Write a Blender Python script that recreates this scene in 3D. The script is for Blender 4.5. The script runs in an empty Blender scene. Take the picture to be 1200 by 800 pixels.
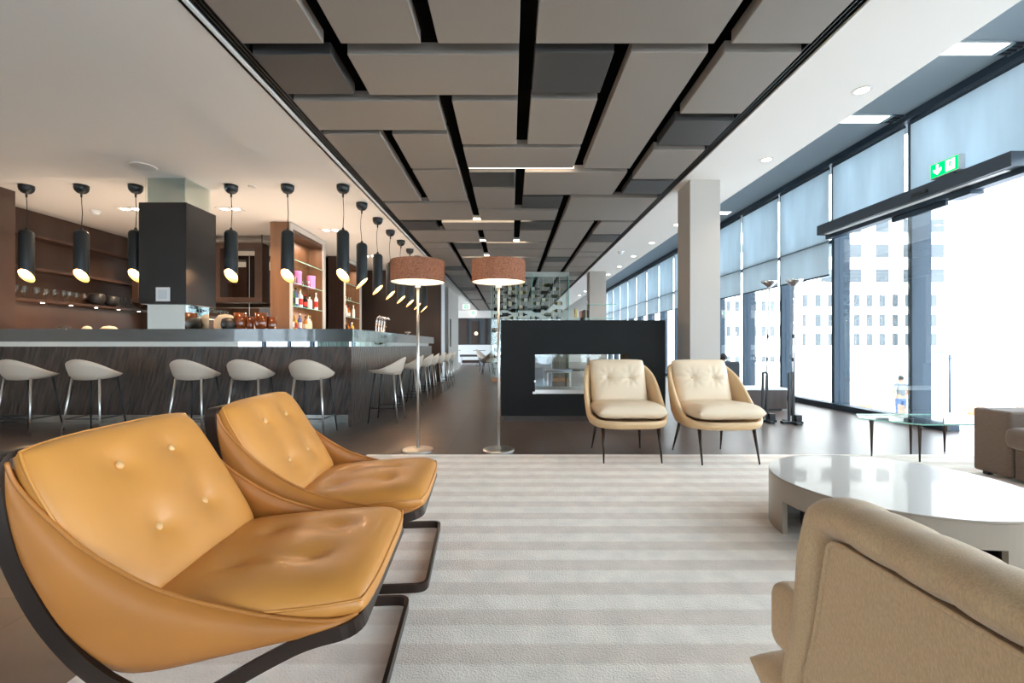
import bpy, bmesh, math, random
from mathutils import Vector, Matrix, Quaternion
random.seed(7)
C = bpy.context.scene.collection
S = bpy.context.scene
PI = math.pi
R = math.radians

# ---------------------------------------------------------------- materials
def lin(c):
    return tuple((x/12.92 if x <= .04045 else ((x+.055)/1.055)**2.4) for x in c)
def rgb(r, g, b):
    return lin((r/255, g/255, b/255)) + (1,)
def base_mat(name):
    m = bpy.data.materials.new(name); m.use_nodes = True
    nt = m.node_tree
    return m, nt, nt.nodes['Principled BSDF'], nt.nodes['Material Output']
def mat(name, col, rough=.5, metal=0, spec=.5, bump=None, vary=None, coat=0, sheen=0, emit=None, estr=0, trans=0, subs=0):
    m, nt, p, out = base_mat(name)
    p.inputs['Base Color'].default_value = col
    p.inputs['Roughness'].default_value = rough
    p.inputs['Metallic'].default_value = metal
    p.inputs['Specular IOR Level'].default_value = spec
    p.inputs['Coat Weight'].default_value = coat
    p.inputs['Sheen Weight'].default_value = sheen
    p.inputs['Transmission Weight'].default_value = trans
    if emit: p.inputs['Emission Color'].default_value = emit; p.inputs['Emission Strength'].default_value = estr
    tc = None
    def coords(scale):
        nonlocal tc
        if tc is None: tc = nt.nodes.new('ShaderNodeTexCoord')
        mp = nt.nodes.new('ShaderNodeMapping'); mp.inputs['Scale'].default_value = scale
        nt.links.new(tc.outputs['Object'], mp.inputs['Vector']); return mp.outputs['Vector']
    if vary:   # (scale3, detail, amount)
        n = nt.nodes.new('ShaderNodeTexNoise'); n.inputs['Scale'].default_value = 1; n.inputs['Detail'].default_value = vary[1]
        nt.links.new(coords(vary[0]), n.inputs['Vector'])
        mx = nt.nodes.new('ShaderNodeMix'); mx.data_type = 'RGBA'
        mx.inputs['A'].default_value = tuple(max(0, c*(1-vary[2])) for c in col[:3])+(1,)
        mx.inputs['B'].default_value = tuple(min(1, c*(1+vary[2])) for c in col[:3])+(1,)
        cr = nt.nodes.new('ShaderNodeMapRange'); cr.inputs['From Min'].default_value = .3; cr.inputs['From Max'].default_value = .7
        nt.links.new(n.outputs['Fac'], cr.inputs['Value']); nt.links.new(cr.outputs['Result'], mx.inputs['Factor'])
        nt.links.new(mx.outputs['Result'], p.inputs['Base Color'])
    if bump:   # (scale3, strength, distance)
        n = nt.nodes.new('ShaderNodeTexNoise'); n.inputs['Scale'].default_value = 1; n.inputs['Detail'].default_value = 3
        nt.links.new(coords(bump[0]), n.inputs['Vector'])
        b = nt.nodes.new('ShaderNodeBump'); b.inputs['Strength'].default_value = bump[1]; b.inputs['Distance'].default_value = bump[2]
        nt.links.new(n.outputs['Fac'], b.inputs['Height']); nt.links.new(b.outputs['Normal'], p.inputs['Normal'])
    return m
def emis(name, col, s):
    m = bpy.data.materials.new(name); m.use_nodes = True; nt = m.node_tree
    nt.nodes.remove(nt.nodes['Principled BSDF'])
    e = nt.nodes.new('ShaderNodeEmission'); e.inputs['Color'].default_value = col; e.inputs['Strength'].default_value = s
    nt.links.new(e.outputs[0], nt.nodes['Material Output'].inputs['Surface']); return m
def glass(name, tint=(1, 1, 1, 1), refl=.08, rough=0):
    m = bpy.data.materials.new(name); m.use_nodes = True; nt = m.node_tree
    nt.nodes.remove(nt.nodes['Principled BSDF'])
    t = nt.nodes.new('ShaderNodeBsdfTransparent'); t.inputs['Color'].default_value = tint
    g = nt.nodes.new('ShaderNodeBsdfGlossy'); g.inputs['Roughness'].default_value = rough
    lw = nt.nodes.new('ShaderNodeLayerWeight'); lw.inputs['Blend'].default_value = .25
    mr = nt.nodes.new('ShaderNodeMapRange'); mr.inputs['To Min'].default_value = refl*.5; mr.inputs['To Max'].default_value = min(1, refl*5)
    x = nt.nodes.new('ShaderNodeMixShader')
    nt.links.new(lw.outputs['Fresnel'], mr.inputs['Value']); nt.links.new(mr.outputs['Result'], x.inputs[0])
    nt.links.new(t.outputs[0], x.inputs[1]); nt.links.new(g.outputs[0], x.inputs[2])
    nt.links.new(x.outputs[0], nt.nodes['Material Output'].inputs['Surface']); return m
def cloth_translucent(name, col, tfac, open_=.0, weave=None):
    m = bpy.data.materials.new(name); m.use_nodes = True; nt = m.node_tree
    nt.nodes.remove(nt.nodes['Principled BSDF'])
    d = nt.nodes.new('ShaderNodeBsdfDiffuse'); d.inputs['Color'].default_value = col
    t = nt.nodes.new('ShaderNodeBsdfTranslucent'); t.inputs['Color'].default_value = col
    x = nt.nodes.new('ShaderNodeMixShader'); x.inputs[0].default_value = tfac
    nt.links.new(d.outputs[0], x.inputs[1]); nt.links.new(t.outputs[0], x.inputs[2])
    last = x
    if open_:
        tr = nt.nodes.new('ShaderNodeBsdfTransparent'); y = nt.nodes.new('ShaderNodeMixShader'); y.inputs[0].default_value = open_
        nt.links.new(x.outputs[0], y.inputs[1]); nt.links.new(tr.outputs[0], y.inputs[2]); last = y
    if weave:
        tc = nt.nodes.new('ShaderNodeTexCoord'); mp = nt.nodes.new('ShaderNodeMapping'); mp.inputs['Scale'].default_value = weave[0]
        n = nt.nodes.new('ShaderNodeTexNoise'); n.inputs['Scale'].default_value = 1; n.inputs['Detail'].default_value = 3
        nt.links.new(tc.outputs['Object'], mp.inputs['Vector']); nt.links.new(mp.outputs[0], n.inputs['Vector'])
        mx = nt.nodes.new('ShaderNodeMix'); mx.data_type = 'RGBA'
        mx.inputs['A'].default_value = tuple(c*(1-weave[1]) for c in col[:3])+(1,); mx.inputs['B'].default_value = tuple(min(1, c*(1+weave[1])) for c in col[:3])+(1,)
        cr = nt.nodes.new('ShaderNodeMapRange'); cr.inputs['From Min'].default_value = .3; cr.inputs['From Max'].default_value = .7
        nt.links.new(n.outputs['Fac'], cr.inputs['Value']); nt.links.new(cr.outputs['Result'], mx.inputs['Factor'])
        nt.links.new(mx.outputs['Result'], d.inputs['Color']); nt.links.new(mx.outputs['Result'], t.inputs['Color'])
    nt.links.new(last.outputs[0], nt.nodes['Material Output'].inputs['Surface']); return m

M = {}
M['ceil'] = mat('white_plaster', rgb(232, 226, 218), .85)
M['ceil_high'] = mat('recess_blue_lit', rgb(160, 172, 180), .8)  # bluish tint stands in for reflected window light
M['panel'] = mat('greige_panel', rgb(140, 131, 123), .55, spec=.35)
M['panel_dark'] = mat('charcoal_panel', rgb(70, 68, 67), .5, spec=.35)
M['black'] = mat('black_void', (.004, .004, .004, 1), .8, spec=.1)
M['blackmetal'] = mat('black_powdercoat', (.018, .020, .022, 1), .42)
M['lampblack'] = mat('pendant_black', (.011, .015, .017, 1), .38)
M['frame'] = mat('window_metal', rgb(38, 54, 68), .5, .2)
M['header'] = mat('door_header_metal', rgb(64, 70, 78), .4, .4)
M['chrome'] = mat('chrome', (.82, .82, .82, 1), .12, 1)
M['satin'] = mat('satin_nickel', (.74, .72, .69, 1), .3, 1)
M['brush'] = mat('grey_counter_metal', (.034, .032, .030, 1), .2, 0, spec=1, vary=((1.2, 1.2, 10), 4, .25), coat=1)
M['plinth'] = mat('plinth_steel', (.55, .53, .49, 1), .18, 1)
M['mirror'] = mat('mirror', (.80, .84, .83, 1), .01, 1)
M['wood'] = mat('walnut_veneer', rgb(76, 53, 41), .42, vary=((3, 3, .6), 5, .22))
M['wood_light'] = mat('oak_veneer', rgb(116, 80, 54), .45, vary=((14, 14, .8), 5, .18))
M['wood_dark'] = mat('dark_veneer', rgb(62, 44, 35), .38, vary=((18, 18, .6), 4, .2))
M['panelwall'] = mat('espresso_panel', rgb(58, 42, 33), .4, vary=((6, 6, .3), 3, .12))
M['black_clad'] = mat('graphite_cladding', rgb(46, 42, 40), .35, spec=.3, vary=((2, 2, 2), 3, .1))
M['fire_clad'] = mat('graphite_surround', rgb(29, 29, 28), .65, spec=.2, vary=((2, 2, 2), 4, .12))
M['pillar'] = mat('taupe_pillar', rgb(186, 178, 169), .7)
M['white'] = mat('white_paint', rgb(235, 235, 233), .5)
M['socket'] = mat('socket_white', rgb(230, 230, 228), .4)
M['leather'] = mat('tan_leather', rgb(212, 143, 68), .38, bump=((260, 260, 260), .06, .002), coat=.08, vary=((5, 5, 5), 2, .05))
M['leather_s'] = mat('tan_saddle_leather', rgb(184, 116, 52), .42, bump=((200, 200, 200), .06, .002), vary=((5, 5, 5), 2, .06))
M['cream'] = mat('cream_leather', rgb(226, 202, 172), .45, bump=((12, 12, 12), .15, .01))
M['creamshell'] = mat('camel_shell_leather', rgb(214, 178, 134), .5)
M['bronze'] = mat('dark_bronze', rgb(64, 52, 46), .32, .6)
M['stool'] = mat('stool_greige', rgb(208, 191, 173), .55)
M['beige'] = mat('beige_weave', rgb(198, 164, 124), .9, bump=((700, 700, 700), .25, .0015), sheen=.2, vary=((420, 420, 110), 3, .13))
M['brownfab'] = mat('brown_weave', rgb(112, 92, 78), .9, bump=((300, 300, 900), .5, .002), sheen=.2, vary=((30, 30, 300), 4, .16))
M['table'] = mat('greige_lacquer', rgb(138, 122, 106), .34, coat=.3)
M['glass'] = glass('clear_glass', (.97, .99, .985, 1), .07)
M['glass_g'] = glass('green_edged_glass', (.95, .985, .975, 1), .08)
M['edge'] = mat('glass_edge_green', rgb(150, 205, 190), .2, spec=.6)
M['blind'] = cloth_translucent('blind_screen', (.57, .64, .68, 1), .44, .03, ((60, 3, .6), .10))
M['blind_low'] = cloth_translucent('blind_lower_screen', (.60, .66, .69, 1), .38, .02, ((60, 3, .6), .08))
M['shade'] = cloth_translucent('brown_linen_shade', rgb(124, 92, 80), .42, 0, ((70, 70, 130), .40))
M['bulbwarm'] = emis('warm_bulb', (1, .72, .42, 1), 30)
M['diffuser'] = emis('lamp_diffuser', (1, .86, .66, 1), 2.2)
M['liner'] = mat('copper_liner', rgb(250, 190, 120), .35, .2)
M['led'] = emis('led_warm', (1, .84, .62, 1), 5)
M['down'] = emis('downlight_emitter', (1, .86, .68, 1), 12)
M['skypanel'] = emis('skylight_panel', (.93, .97, 1, 1), 3)
M['trimring'] = mat('downlight_ring', rgb(214, 208, 200), .4)
M['green'] = emis('exit_green', (.0, .62, .12, 1), 1.1)
M['exitwhite'] = emis('exit_white', (.95, 1, .96, 1), 1.4)
M['greybox'] = mat('light_grey_housing', rgb(206, 210, 212), .5)
M['concrete'] = mat('white_render', rgb(236, 228, 218), .8)
M['bwin'] = mat('facade_window', (.10, .11, .118, 1), .7, spec=.1)
M['plaza'] = mat('plaza_paving', rgb(200, 202, 204), .8)
M['steelblue'] = mat('blue_grey_fabric', rgb(130, 142, 158), .85)
M['skin'] = mat('skin', rgb(200, 150, 120), .5)
M['hair'] = mat('dark_hair', (.02, .018, .018, 1), .6)
M['greyshirt'] = mat('grey_shirt', rgb(110, 114, 118), .9)
M['jeans'] = mat('blue_jeans', rgb(90, 112, 150), .9)
M['blackfab'] = mat('black_fabric', (.02, .024, .03, 1), .7)
M['amber'] = mat('amber_glass', rgb(120, 58, 22), .12, coat=.6)
M['pink'] = mat('pink_card', rgb(222, 130, 190), .5)
M['bowl'] = mat('black_bowl', (.03, .026, .024, 1), .5)
M['red'] = mat('red_paint', rgb(214, 40, 30), .4)
M['curtain'] = mat('grey_green_curtain', rgb(150, 165, 160), .8)
M['cord'] = mat('cable_black', (.01, .01, .01, 1), .5)
M['seam'] = mat('seam_dark', rgb(120, 140, 150), .7)
M['button'] = mat('button_leather', rgb(222, 172, 112), .35)
M['buttonc'] = mat('cream_button_leather', rgb(226, 196, 150), .4)
M['copper'] = mat('copper_base', rgb(178, 140, 110), .35, .6)

# floor: big brown-grey stone tiles
def tile_mat():
    m, nt, p, out = base_mat('stone_floor_tiles')
    tc = nt.nodes.new('ShaderNodeTexCoord')
    br = nt.nodes.new('ShaderNodeTexBrick'); br.offset = .5
    br.inputs['Scale'].default_value = 1; br.inputs['Mortar Size'].default_value = .0025
    br.inputs['Brick Width'].default_value = 1.2; br.inputs['Row Height'].default_value = .6
    br.inputs['Color1'].default_value = rgb(104, 88, 79); br.inputs['Color2'].default_value = rgb(94, 79, 71); br.inputs['Mortar'].default_value = rgb(62, 55, 52)
    rot = nt.nodes.new('ShaderNodeMapping'); rot.inputs['Rotation'].default_value = (0, 0, PI/2)
    nt.links.new(tc.outputs['Object'], rot.inputs['Vector']); nt.links.new(rot.outputs[0], br.inputs['Vector'])
    n = nt.nodes.new('ShaderNodeTexNoise'); n.inputs['Scale'].default_value = 2.2; n.inputs['Detail'].default_value = 8
    mp = nt.nodes.new('ShaderNodeMapping'); mp.inputs['Scale'].default_value = (1, 3, 1); nt.links.new(tc.outputs['Object'], mp.inputs['Vector']); nt.links.new(mp.outputs[0], n.inputs['Vector'])
    mx = nt.nodes.new('ShaderNodeMix'); mx.data_type = 'RGBA'; mx.blend_type = 'MULTIPLY'; mx.inputs['Factor'].default_value = .6
    cr = nt.nodes.new('ShaderNodeMapRange'); cr.inputs['From Min'].default_value = .25; cr.inputs['From Max'].default_value = .75; cr.inputs['To Min'].default_value = .65; cr.inputs['To Max'].default_value = 1.25
    nt.links.new(n.outputs['Fac'], cr.inputs['Value'])
    nt.links.new(br.outputs['Color'], mx.inputs['A']); nt.links.new(cr.outputs['Result'], mx.inputs['B'])
    nt.links.new(mx.outputs['Result'], p.inputs['Base Color'])
    rr = nt.nodes.new('ShaderNodeMapRange'); rr.inputs['To Min'].default_value = .29; rr.inputs['To Max'].default_value = .33; p.inputs['Specular IOR Level'].default_value = .7
    nt.links.new(n.outputs['Fac'], rr.inputs['Value']); nt.links.new(rr.outputs['Result'], p.inputs['Roughness'])
    return m
M['floor'] = tile_mat()
def rug_mat():
    m, nt, p, out = base_mat('striped_rug_pile')
    p.inputs['Roughness'].default_value = .95; p.inputs['Specular IOR Level'].default_value = .1; p.inputs['Sheen Weight'].default_value = .3
    tc = nt.nodes.new('ShaderNodeTexCoord'); sx = nt.nodes.new('ShaderNodeSeparateXYZ'); nt.links.new(tc.outputs['Object'], sx.inputs[0])
    nz = nt.nodes.new('ShaderNodeTexNoise'); nz.inputs['Scale'].default_value = 40; nt.links.new(tc.outputs['Object'], nz.inputs['Vector'])
    a = nt.nodes.new('ShaderNodeMath'); a.operation = 'MULTIPLY_ADD'; a.inputs[1].default_value = .012; nt.links.new(nz.outputs['Fac'], a.inputs[0]); nt.links.new(sx.outputs['Y'], a.inputs[2])
    b = nt.nodes.new('ShaderNodeMath'); b.operation = 'SUBTRACT'; b.inputs[1].default_value = 1.456+.006; nt.links.new(a.outputs[0], b.inputs[0])
    c = nt.nodes.new('ShaderNodeMath'); c.operation = 'MULTIPLY'; c.inputs[1].default_value = 2*PI/.196; nt.links.new(b.outputs[0], c.inputs[0])
    d = nt.nodes.new('ShaderNodeMath'); d.operation = 'COSINE'; nt.links.new(c.outputs[0], d.inputs[0])
    e = nt.nodes.new('ShaderNodeMapRange'); e.inputs['From Min'].default_value = -.15; e.inputs['From Max'].default_value = .25; nt.links.new(d.outputs[0], e.inputs['Value'])
    mx = nt.nodes.new('ShaderNodeMix'); mx.data_type = 'RGBA'; mx.inputs['A'].default_value = rgb(252, 240, 226); mx.inputs['B'].default_value = rgb(237, 221, 205)
    nt.links.new(e.outputs['Result'], mx.inputs['Factor'])
    n2 = nt.nodes.new('ShaderNodeTexNoise'); n2.inputs['Scale'].default_value = 9; n2.inputs['Detail'].default_value = 10; nt.links.new(tc.outputs['Object'], n2.inputs['Vector'])
    cr = nt.nodes.new('ShaderNodeMapRange'); cr.inputs['From Min'].default_value = .3; cr.inputs['From Max'].default_value = .7; cr.inputs['To Min'].default_value = .9; cr.inputs['To Max'].default_value = 1.06; nt.links.new(n2.outputs['Fac'], cr.inputs['Value'])
    mm = nt.nodes.new('ShaderNodeMix'); mm.data_type = 'RGBA'; mm.blend_type = 'MULTIPLY'; mm.inputs['Factor'].default_value = 1
    nt.links.new(mx.outputs['Result'], mm.inputs['A']); nt.links.new(cr.outputs['Result'], mm.inputs['B']); nt.links.new(mm.outputs['Result'], p.inputs['Base Color'])
    n3 = nt.nodes.new('ShaderNodeTexNoise'); n3.inputs['Scale'].default_value = 160; n3.inputs['Detail'].default_value = 5; nt.links.new(tc.outputs['Object'], n3.inputs['Vector'])
    bp = nt.nodes.new('ShaderNodeBump'); bp.inputs['Strength'].default_value = .6; bp.inputs['Distance'].default_value = .01
    nt.links.new(n3.outputs['Fac'], bp.inputs['Height']); nt.links.new(bp.outputs['Normal'], p.inputs['Normal'])
    return m
M['rug'] = rug_mat()
def grain_mat(name, col, coly, axis):
    # carved, slanting wood relief: stretched noise with strong bump
    m, nt, p, out = base_mat(name)
    p.inputs['Roughness'].default_value = .3; p.inputs['Specular IOR Level'].default_value = .55
    tc = nt.nodes.new('ShaderNodeTexCoord'); mp = nt.nodes.new('ShaderNodeMapping')
    if axis == 'x': mp.inputs['Rotation'].default_value = (0, R(-14), 0); mp.inputs['Scale'].default_value = (26, 1, 3.2)
    else: mp.inputs['Rotation'].default_value = (R(14), 0, 0); mp.inputs['Scale'].default_value = (1, 26, 3.2)
    mp.vector_type = 'TEXTURE' if False else 'POINT'
    r0 = nt.nodes.new('ShaderNodeMapping'); r0.inputs['Rotation'].default_value = mp.inputs['Rotation'].default_value; mp.inputs['Rotation'].default_value = (0, 0, 0)
    nt.links.new(tc.outputs['Object'], r0.inputs['Vector']); nt.links.new(r0.outputs[0], mp.inputs['Vector'])
    n = nt.nodes.new('ShaderNodeTexNoise'); n.inputs['Scale'].default_value = 1; n.inputs['Detail'].default_value = 2.5; n.inputs['Roughness'].default_value = .45
    nt.links.new(mp.outputs[0], n.inputs['Vector'])
    cr = nt.nodes.new('ShaderNodeMapRange'); cr.inputs['From Min'].default_value = .35; cr.inputs['From Max'].default_value = .68; nt.links.new(n.outputs['Fac'], cr.inputs['Value'])
    mx = nt.nodes.new('ShaderNodeMix'); mx.data_type = 'RGBA'; mx.inputs['A'].default_value = col; mx.inputs['B'].default_value = coly
    nt.links.new(cr.outputs['Result'], mx.inputs['Factor']); nt.links.new(mx.outputs['Result'], p.inputs['Base Color'])
    b = nt.nodes.new('ShaderNodeBump'); b.inputs['Strength'].default_value = .9; b.inputs['Distance'].default_value = .02
    nt.links.new(n.outputs['Fac'], b.inputs['Height']); nt.links.new(b.outputs['Normal'], p.inputs['Normal'])
    return m
M['carved_x'] = grain_mat('carved_wood_front', rgb(38, 28, 24), rgb(80, 63, 54), 'x')
M['carved_y'] = grain_mat('carved_wood_side', rgb(38, 28, 24), rgb(80, 63, 54), 'y')

# ---------------------------------------------------------------- mesh helpers
def obj(name, bm, m, parent=None, smooth=False, world=True, kind=None):
    """link bm as one mesh; if parent and world: coordinates are world ones and moved into the thing's frame"""
    me = bpy.data.meshes.new(name)
    if parent is not None and world:
        off = Vector((0, 0, 0)); q = parent
        while q is not None: off += q.location; q = q.parent
        bmesh.ops.translate(bm, verts=bm.verts, vec=-off)
    bmesh.ops.recalc_face_normals(bm, faces=bm.faces)
    bm.to_mesh(me); bm.free()
    if smooth:
        for p in me.polygons: p.use_smooth = True
    mm = M[m] if isinstance(m, str) else m
    me.materials.append(mm)
    o = bpy.data.objects.new(name, me); C.objects.link(o)
    if parent is not None: o.parent = parent
    if kind: o['kind'] = kind
    return o
def smooth_angle(o, deg=35):
    me = o.data
    for p in me.polygons: p.use_smooth = True
    bm = bmesh.new(); bm.from_mesh(me)
    for e in bm.edges:
        if len(e.link_faces) == 2 and e.calc_face_angle(0) > R(deg): e.smooth = False
    bm.to_mesh(me); bm.free(); return o
def thing(name, label, cat, loc=(0, 0, 0), rz=0, group=None):
    o = bpy.data.objects.new(name, None); C.objects.link(o); o.empty_display_size = .05
    o.location = loc; o.rotation_euler = (0, 0, rz); o['label'] = label; o['category'] = cat
    if group: o['group'] = group
    return o
def tag(o, label, cat, group=None):
    o['label'] = label; o['category'] = cat
    if group: o['group'] = group
    return o
def dup(root, loc, rz=None, label=None, group=None):
    def rec(o, par):
        c = o.copy(); C.objects.link(c)
        if par is not None: c.parent = par
        for ch in [k for k in bpy.data.objects if k.parent == o]: rec(ch, c)
        return c
    r = rec(root, None); r.location = loc
    if rz is not None: r.rotation_euler = (0, 0, rz)
    if label: r['label'] = label
    if group: r['group'] = group
    return r
def box(bm, x0, x1, y0, y1, z0, z1):
    v = [bm.verts.new(p) for p in ((x0, y0, z0), (x1, y0, z0), (x1, y1, z0), (x0, y1, z0), (x0, y0, z1), (x1, y0, z1), (x1, y1, z1), (x0, y1, z1))]
    for f in ((0, 3, 2, 1), (4, 5, 6, 7), (0, 1, 5, 4), (1, 2, 6, 5), (2, 3, 7, 6), (3, 0, 4, 7)): bm.faces.new([v[i] for i in f])
    return bm
def BX(x0, x1, y0, y1, z0, z1, bev=0, seg=2):
    bm = bmesh.new(); box(bm, x0, x1, y0, y1, z0, z1)
    if bev: bmesh.ops.bevel(bm, geom=bm.edges[:], offset=bev, segments=seg, affect='EDGES', profile=.5)
    return bm
def loft(bm, rings, closed=True, cap0=False, cap1=False):
    vs = [[bm.verts.new(p) for p in r] for r in rings]
    n = len(rings[0])
    for a, b in zip(vs, vs[1:]):
        for i in range(n if closed else n-1):
            j = (i+1) % n
            try: bm.faces.new((a[i], a[j], b[j], b[i]))
            except ValueError: pass
    for flag, r in ((cap0, vs[0]), (cap1, vs[-1])):
        if flag:
            c = bm.verts.new(sum((v.co for v in r), Vector())/n)
            for i in range(n): bm.faces.new((r[i], r[(i+1) % n], c))
    return bm
def lathe(bm, prof, cx=0, cy=0, seg=32, cap=True):
    rings = [[(cx+r*math.cos(2*PI*i/seg), cy+r*math.sin(2*PI*i/seg), z) for i in range(seg)] for r, z in prof]
    return loft(bm, rings, True, cap, cap)
def tube(bm, pts, r, seg=10, cap=True):
    pts = [Vector(p) for p in pts]; n = len(pts)
    rr = r if isinstance(r, (list, tuple)) else [r]*n
    t0 = (pts[1]-pts[0]).normalized(); up = Vector((0, 0, 1)) if abs(t0.z) < .9 else Vector((1, 0, 0))
    u = t0.cross(up).normalized(); rings = []; prev = t0
    for i, p in enumerate(pts):
        t = ((pts[min(i+1, n-1)]-p).normalized()+(p-pts[max(i-1, 0)]).normalized())
        t = t.normalized() if t.length > 1e-6 else prev
        q = prev.rotation_difference(t); u = (q @ u); u = (u-t*u.dot(t)).normalized(); w = t.cross(u); prev = t
        rings.append([p+(u*math.cos(2*PI*k/seg)+w*math.sin(2*PI*k/seg))*rr[i] for k in range(seg)])
    return loft(bm, rings, True, cap, cap)
def round_path(pts, rad, seg=5, closed=False):
    pts = [Vector(p) for p in pts]; n = len(pts); out = []
    for i, p in enumerate(pts):
        if not closed and i in (0, n-1): out.append(p); continue
        a = pts[(i-1) % n]; b = pts[(i+1) % n]
        r = rad[i] if isinstance(rad, (list, tuple)) else rad
        da = (a-p); db = (b-p); r = min(r, da.length*.48, db.length*.48)
        if r < 1e-4: out.append(p); continue
        s = p+da.normalized()*r; e = p+db.normalized()*r
        for k in range(seg+1):
            t = k/seg; out.append(s*(1-t)**2+p*2*t*(1-t)+e*t*t)
    return out
def sweep_rect(bm, pts, h, w, up0, closed=False):
    """rectangular bar along pts; h along the transported 'up', w across"""
    pts = [Vector(p) for p in pts]; n = len(pts); rings = []
    def tan(i):
        a = pts[(i-1) % n] if closed or i > 0 else pts[i]; b = pts[(i+1) % n] if closed or i < n-1 else pts[i]
        return ((b-pts[i]).normalized() if (b-pts[i]).length else Vector())+((pts[i]-a).normalized() if (pts[i]-a).length else Vector())
    prev = tan(0).normalized(); u = Vector(up0); u = (u-prev*u.dot(prev)).normalized()
    for i in range(n):
        t = tan(i).normalized(); q = prev.rotation_difference(t); u = q @ u; u = (u-t*u.dot(t)).normalized(); s = t.cross(u); prev = t
        p = pts[i]; rings.append([p+u*h/2+s*w/2, p+u*h/2-s*w/2, p-u*h/2-s*w/2, p-u*h/2+s*w/2])
    if closed: rings.append(rings[0]); loft(bm, rings, True); bmesh.ops.remove_doubles(bm, verts=bm.verts, dist=1e-5)
    else:
        loft(bm, rings, True); bm.verts.ensure_lookup_table()
        bm.faces.new([bm.verts[k] for k in range(4)]); bm.faces.new([bm.verts[len(bm.verts)-1-k] for k in range(4)])
    return bm
def cushion(w, d, t, dimples=(), crown=.15, n=14, ex=.42, N=44, corner=.05, under=.8, seams=()):
    """soft box: x,y in +-w/2,+-d/2, thickness t about z=0"""
    bm = bmesh.new()
    us = [math.sin(PI/2*(2*i/N-1)) for i in range(N+1)]
    def prof(u): return max(0, 1-abs(u)**n)**ex
    def ht(u, v): return prof(u)*prof(v)
    rows = {}
    for s in (1, -1):
        for i, u in enumerate(us):
            for j, v in enumerate(us):
                edge = i in (0, N) or j in (0, N)
                if s == -1 and edge: continue
                x = w/2*u*math.sqrt(1-corner*v*v*v*v); y = d/2*v*math.sqrt(1-corner*u*u*u*u)
                h = ht(u, v)*t/2
                z = h*(1+crown*(1-u*u)*(1-v*v)) if s == 1 else -h*under
                if s == 1:
                    for (dx, dy, dep, rad) in dimples: z -= dep*math.exp(-((x-dx)**2+(y-dy)**2)**.5/rad)
                    for (ax, ay, bx_, by_, dep, rad) in seams:
                        L = ((bx_-ax)**2+(by_-ay)**2); tt = max(0, min(1, ((x-ax)*(bx_-ax)+(y-ay)*(by_-ay))/L))
                        dd = math.hypot(x-ax-tt*(bx_-ax), y-ay-tt*(by_-ay)); z -= dep*math.exp(-(dd/rad)**2)
                rows[(s, i, j)] = bm.verts.new((x, y, z))
    def g(s, i, j): return rows.get((s, i, j)) or rows[(1, i, j)]
    for s in (1, -1):
        for i in range(N):
            for j in range(N):
                bm.faces.new((g(s, i, j), g(s, i+1, j), g(s, i+1, j+1), g(s, i, j+1)))
    return bm
def welt(w, d, r, z=0, corner=.05, inset=.0, N=20):
    pts = []
    P4 = [(-1, -1), (1, -1), (1, 1), (-1, 1)]
    for (u0, v0), (u1, v1) in zip(P4, P4[1:]+P4[:1]):
        for k in range(N):
            u = math.sin(PI/2*(2*k/N-1)) if u0 != u1 else 0
            if u0 != u1: uu = u*(1 if u1 > u0 else -1); vv = v0
            else: t_ = math.sin(PI/2*(2*k/N-1))*(1 if v1 > v0 else -1); uu = u0; vv = t_
            pts.append(((w/2-inset)*uu*math.sqrt(1-corner*vv**4), (d/2-inset)*vv*math.sqrt(1-corner*uu**4), z))
    pts.append(pts[0]); return tube(bmesh.new(), pts, r, 6, cap=False)
def xform(bm, mtx): bmesh.ops.transform(bm, matrix=mtx, verts=bm.verts); return bm
def frame_mtx(o, x, z):
    """matrix with local x->x, local z->z, origin o"""
    x = Vector(x).normalized(); z = Vector(z); z = (z-x*z.dot(x)).normalized(); y = z.cross(x)
    return Matrix(((x.x, y.x, z.x, o[0]), (x.y, y.y, z.y, o[1]), (x.z, y.z, z.z, o[2]), (0, 0, 0, 1)))
def quadprism(pts, d):
    """polygon pts extruded by vector d"""
    bm = bmesh.new(); a = [bm.verts.new(p) for p in pts]; b = [bm.verts.new(Vector(p)+Vector(d)) for p in pts]; n = len(a)
    bm.faces.new(a); bm.faces.new(b[::-1])
    for i in range(n): bm.faces.new((a[i], b[i], b[(i+1) % n], a[(i+1) % n]))
    return bm
def join(*bms):
    out = bmesh.new()
    for b in bms:
        me = bpy.data.meshes.new('tmp'); b.to_mesh(me); b.free(); out.from_mesh(me); bpy.data.meshes.remove(me)
    return out
def light(kind, loc, energy, col, size=.1, rot=None, parent=None, spot=None, blend=.6, size_y=None, name='light'):
    L = bpy.data.lights.new(name, kind); L.energy = energy; L.color = col
    if kind == 'AREA':
        L.size = size
        if size_y: L.shape = 'RECTANGLE'; L.size_y = size_y
    else: L.shadow_soft_size = size
    if spot: L.spot_size = spot; L.spot_blend = blend
    o = bpy.data.objects.new(name, L); C.objects.link(o); o.location = loc
    if rot: o.rotation_euler = rot
    if parent is not None: o.parent = parent; o.location = Vector(loc)-parent.location
    return o
ORD = ['first', 'second', 'third', 'fourth', 'fifth', 'sixth', 'seventh', 'eighth', 'ninth', 'tenth', 'eleventh', 'twelfth', 'thirteenth', 'fourteenth', 'fifteenth', 'sixteenth', 'seventeenth', 'eighteenth', 'nineteenth', 'twentieth', 'twenty-first', 'twenty-second', 'twenty-third', 'twenty-fourth', 'twenty-fifth', 'twenty-sixth', 'twenty-seventh', 'twenty-eighth', 'twenty-ninth', 'thirtieth', 'thirty-first', 'thirty-second', 'thirty-third', 'thirty-fourth', 'thirty-fifth', 'thirty-sixth', 'thirty-seventh', 'thirty-eighth', 'thirty-ninth', 'fortieth']

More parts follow.
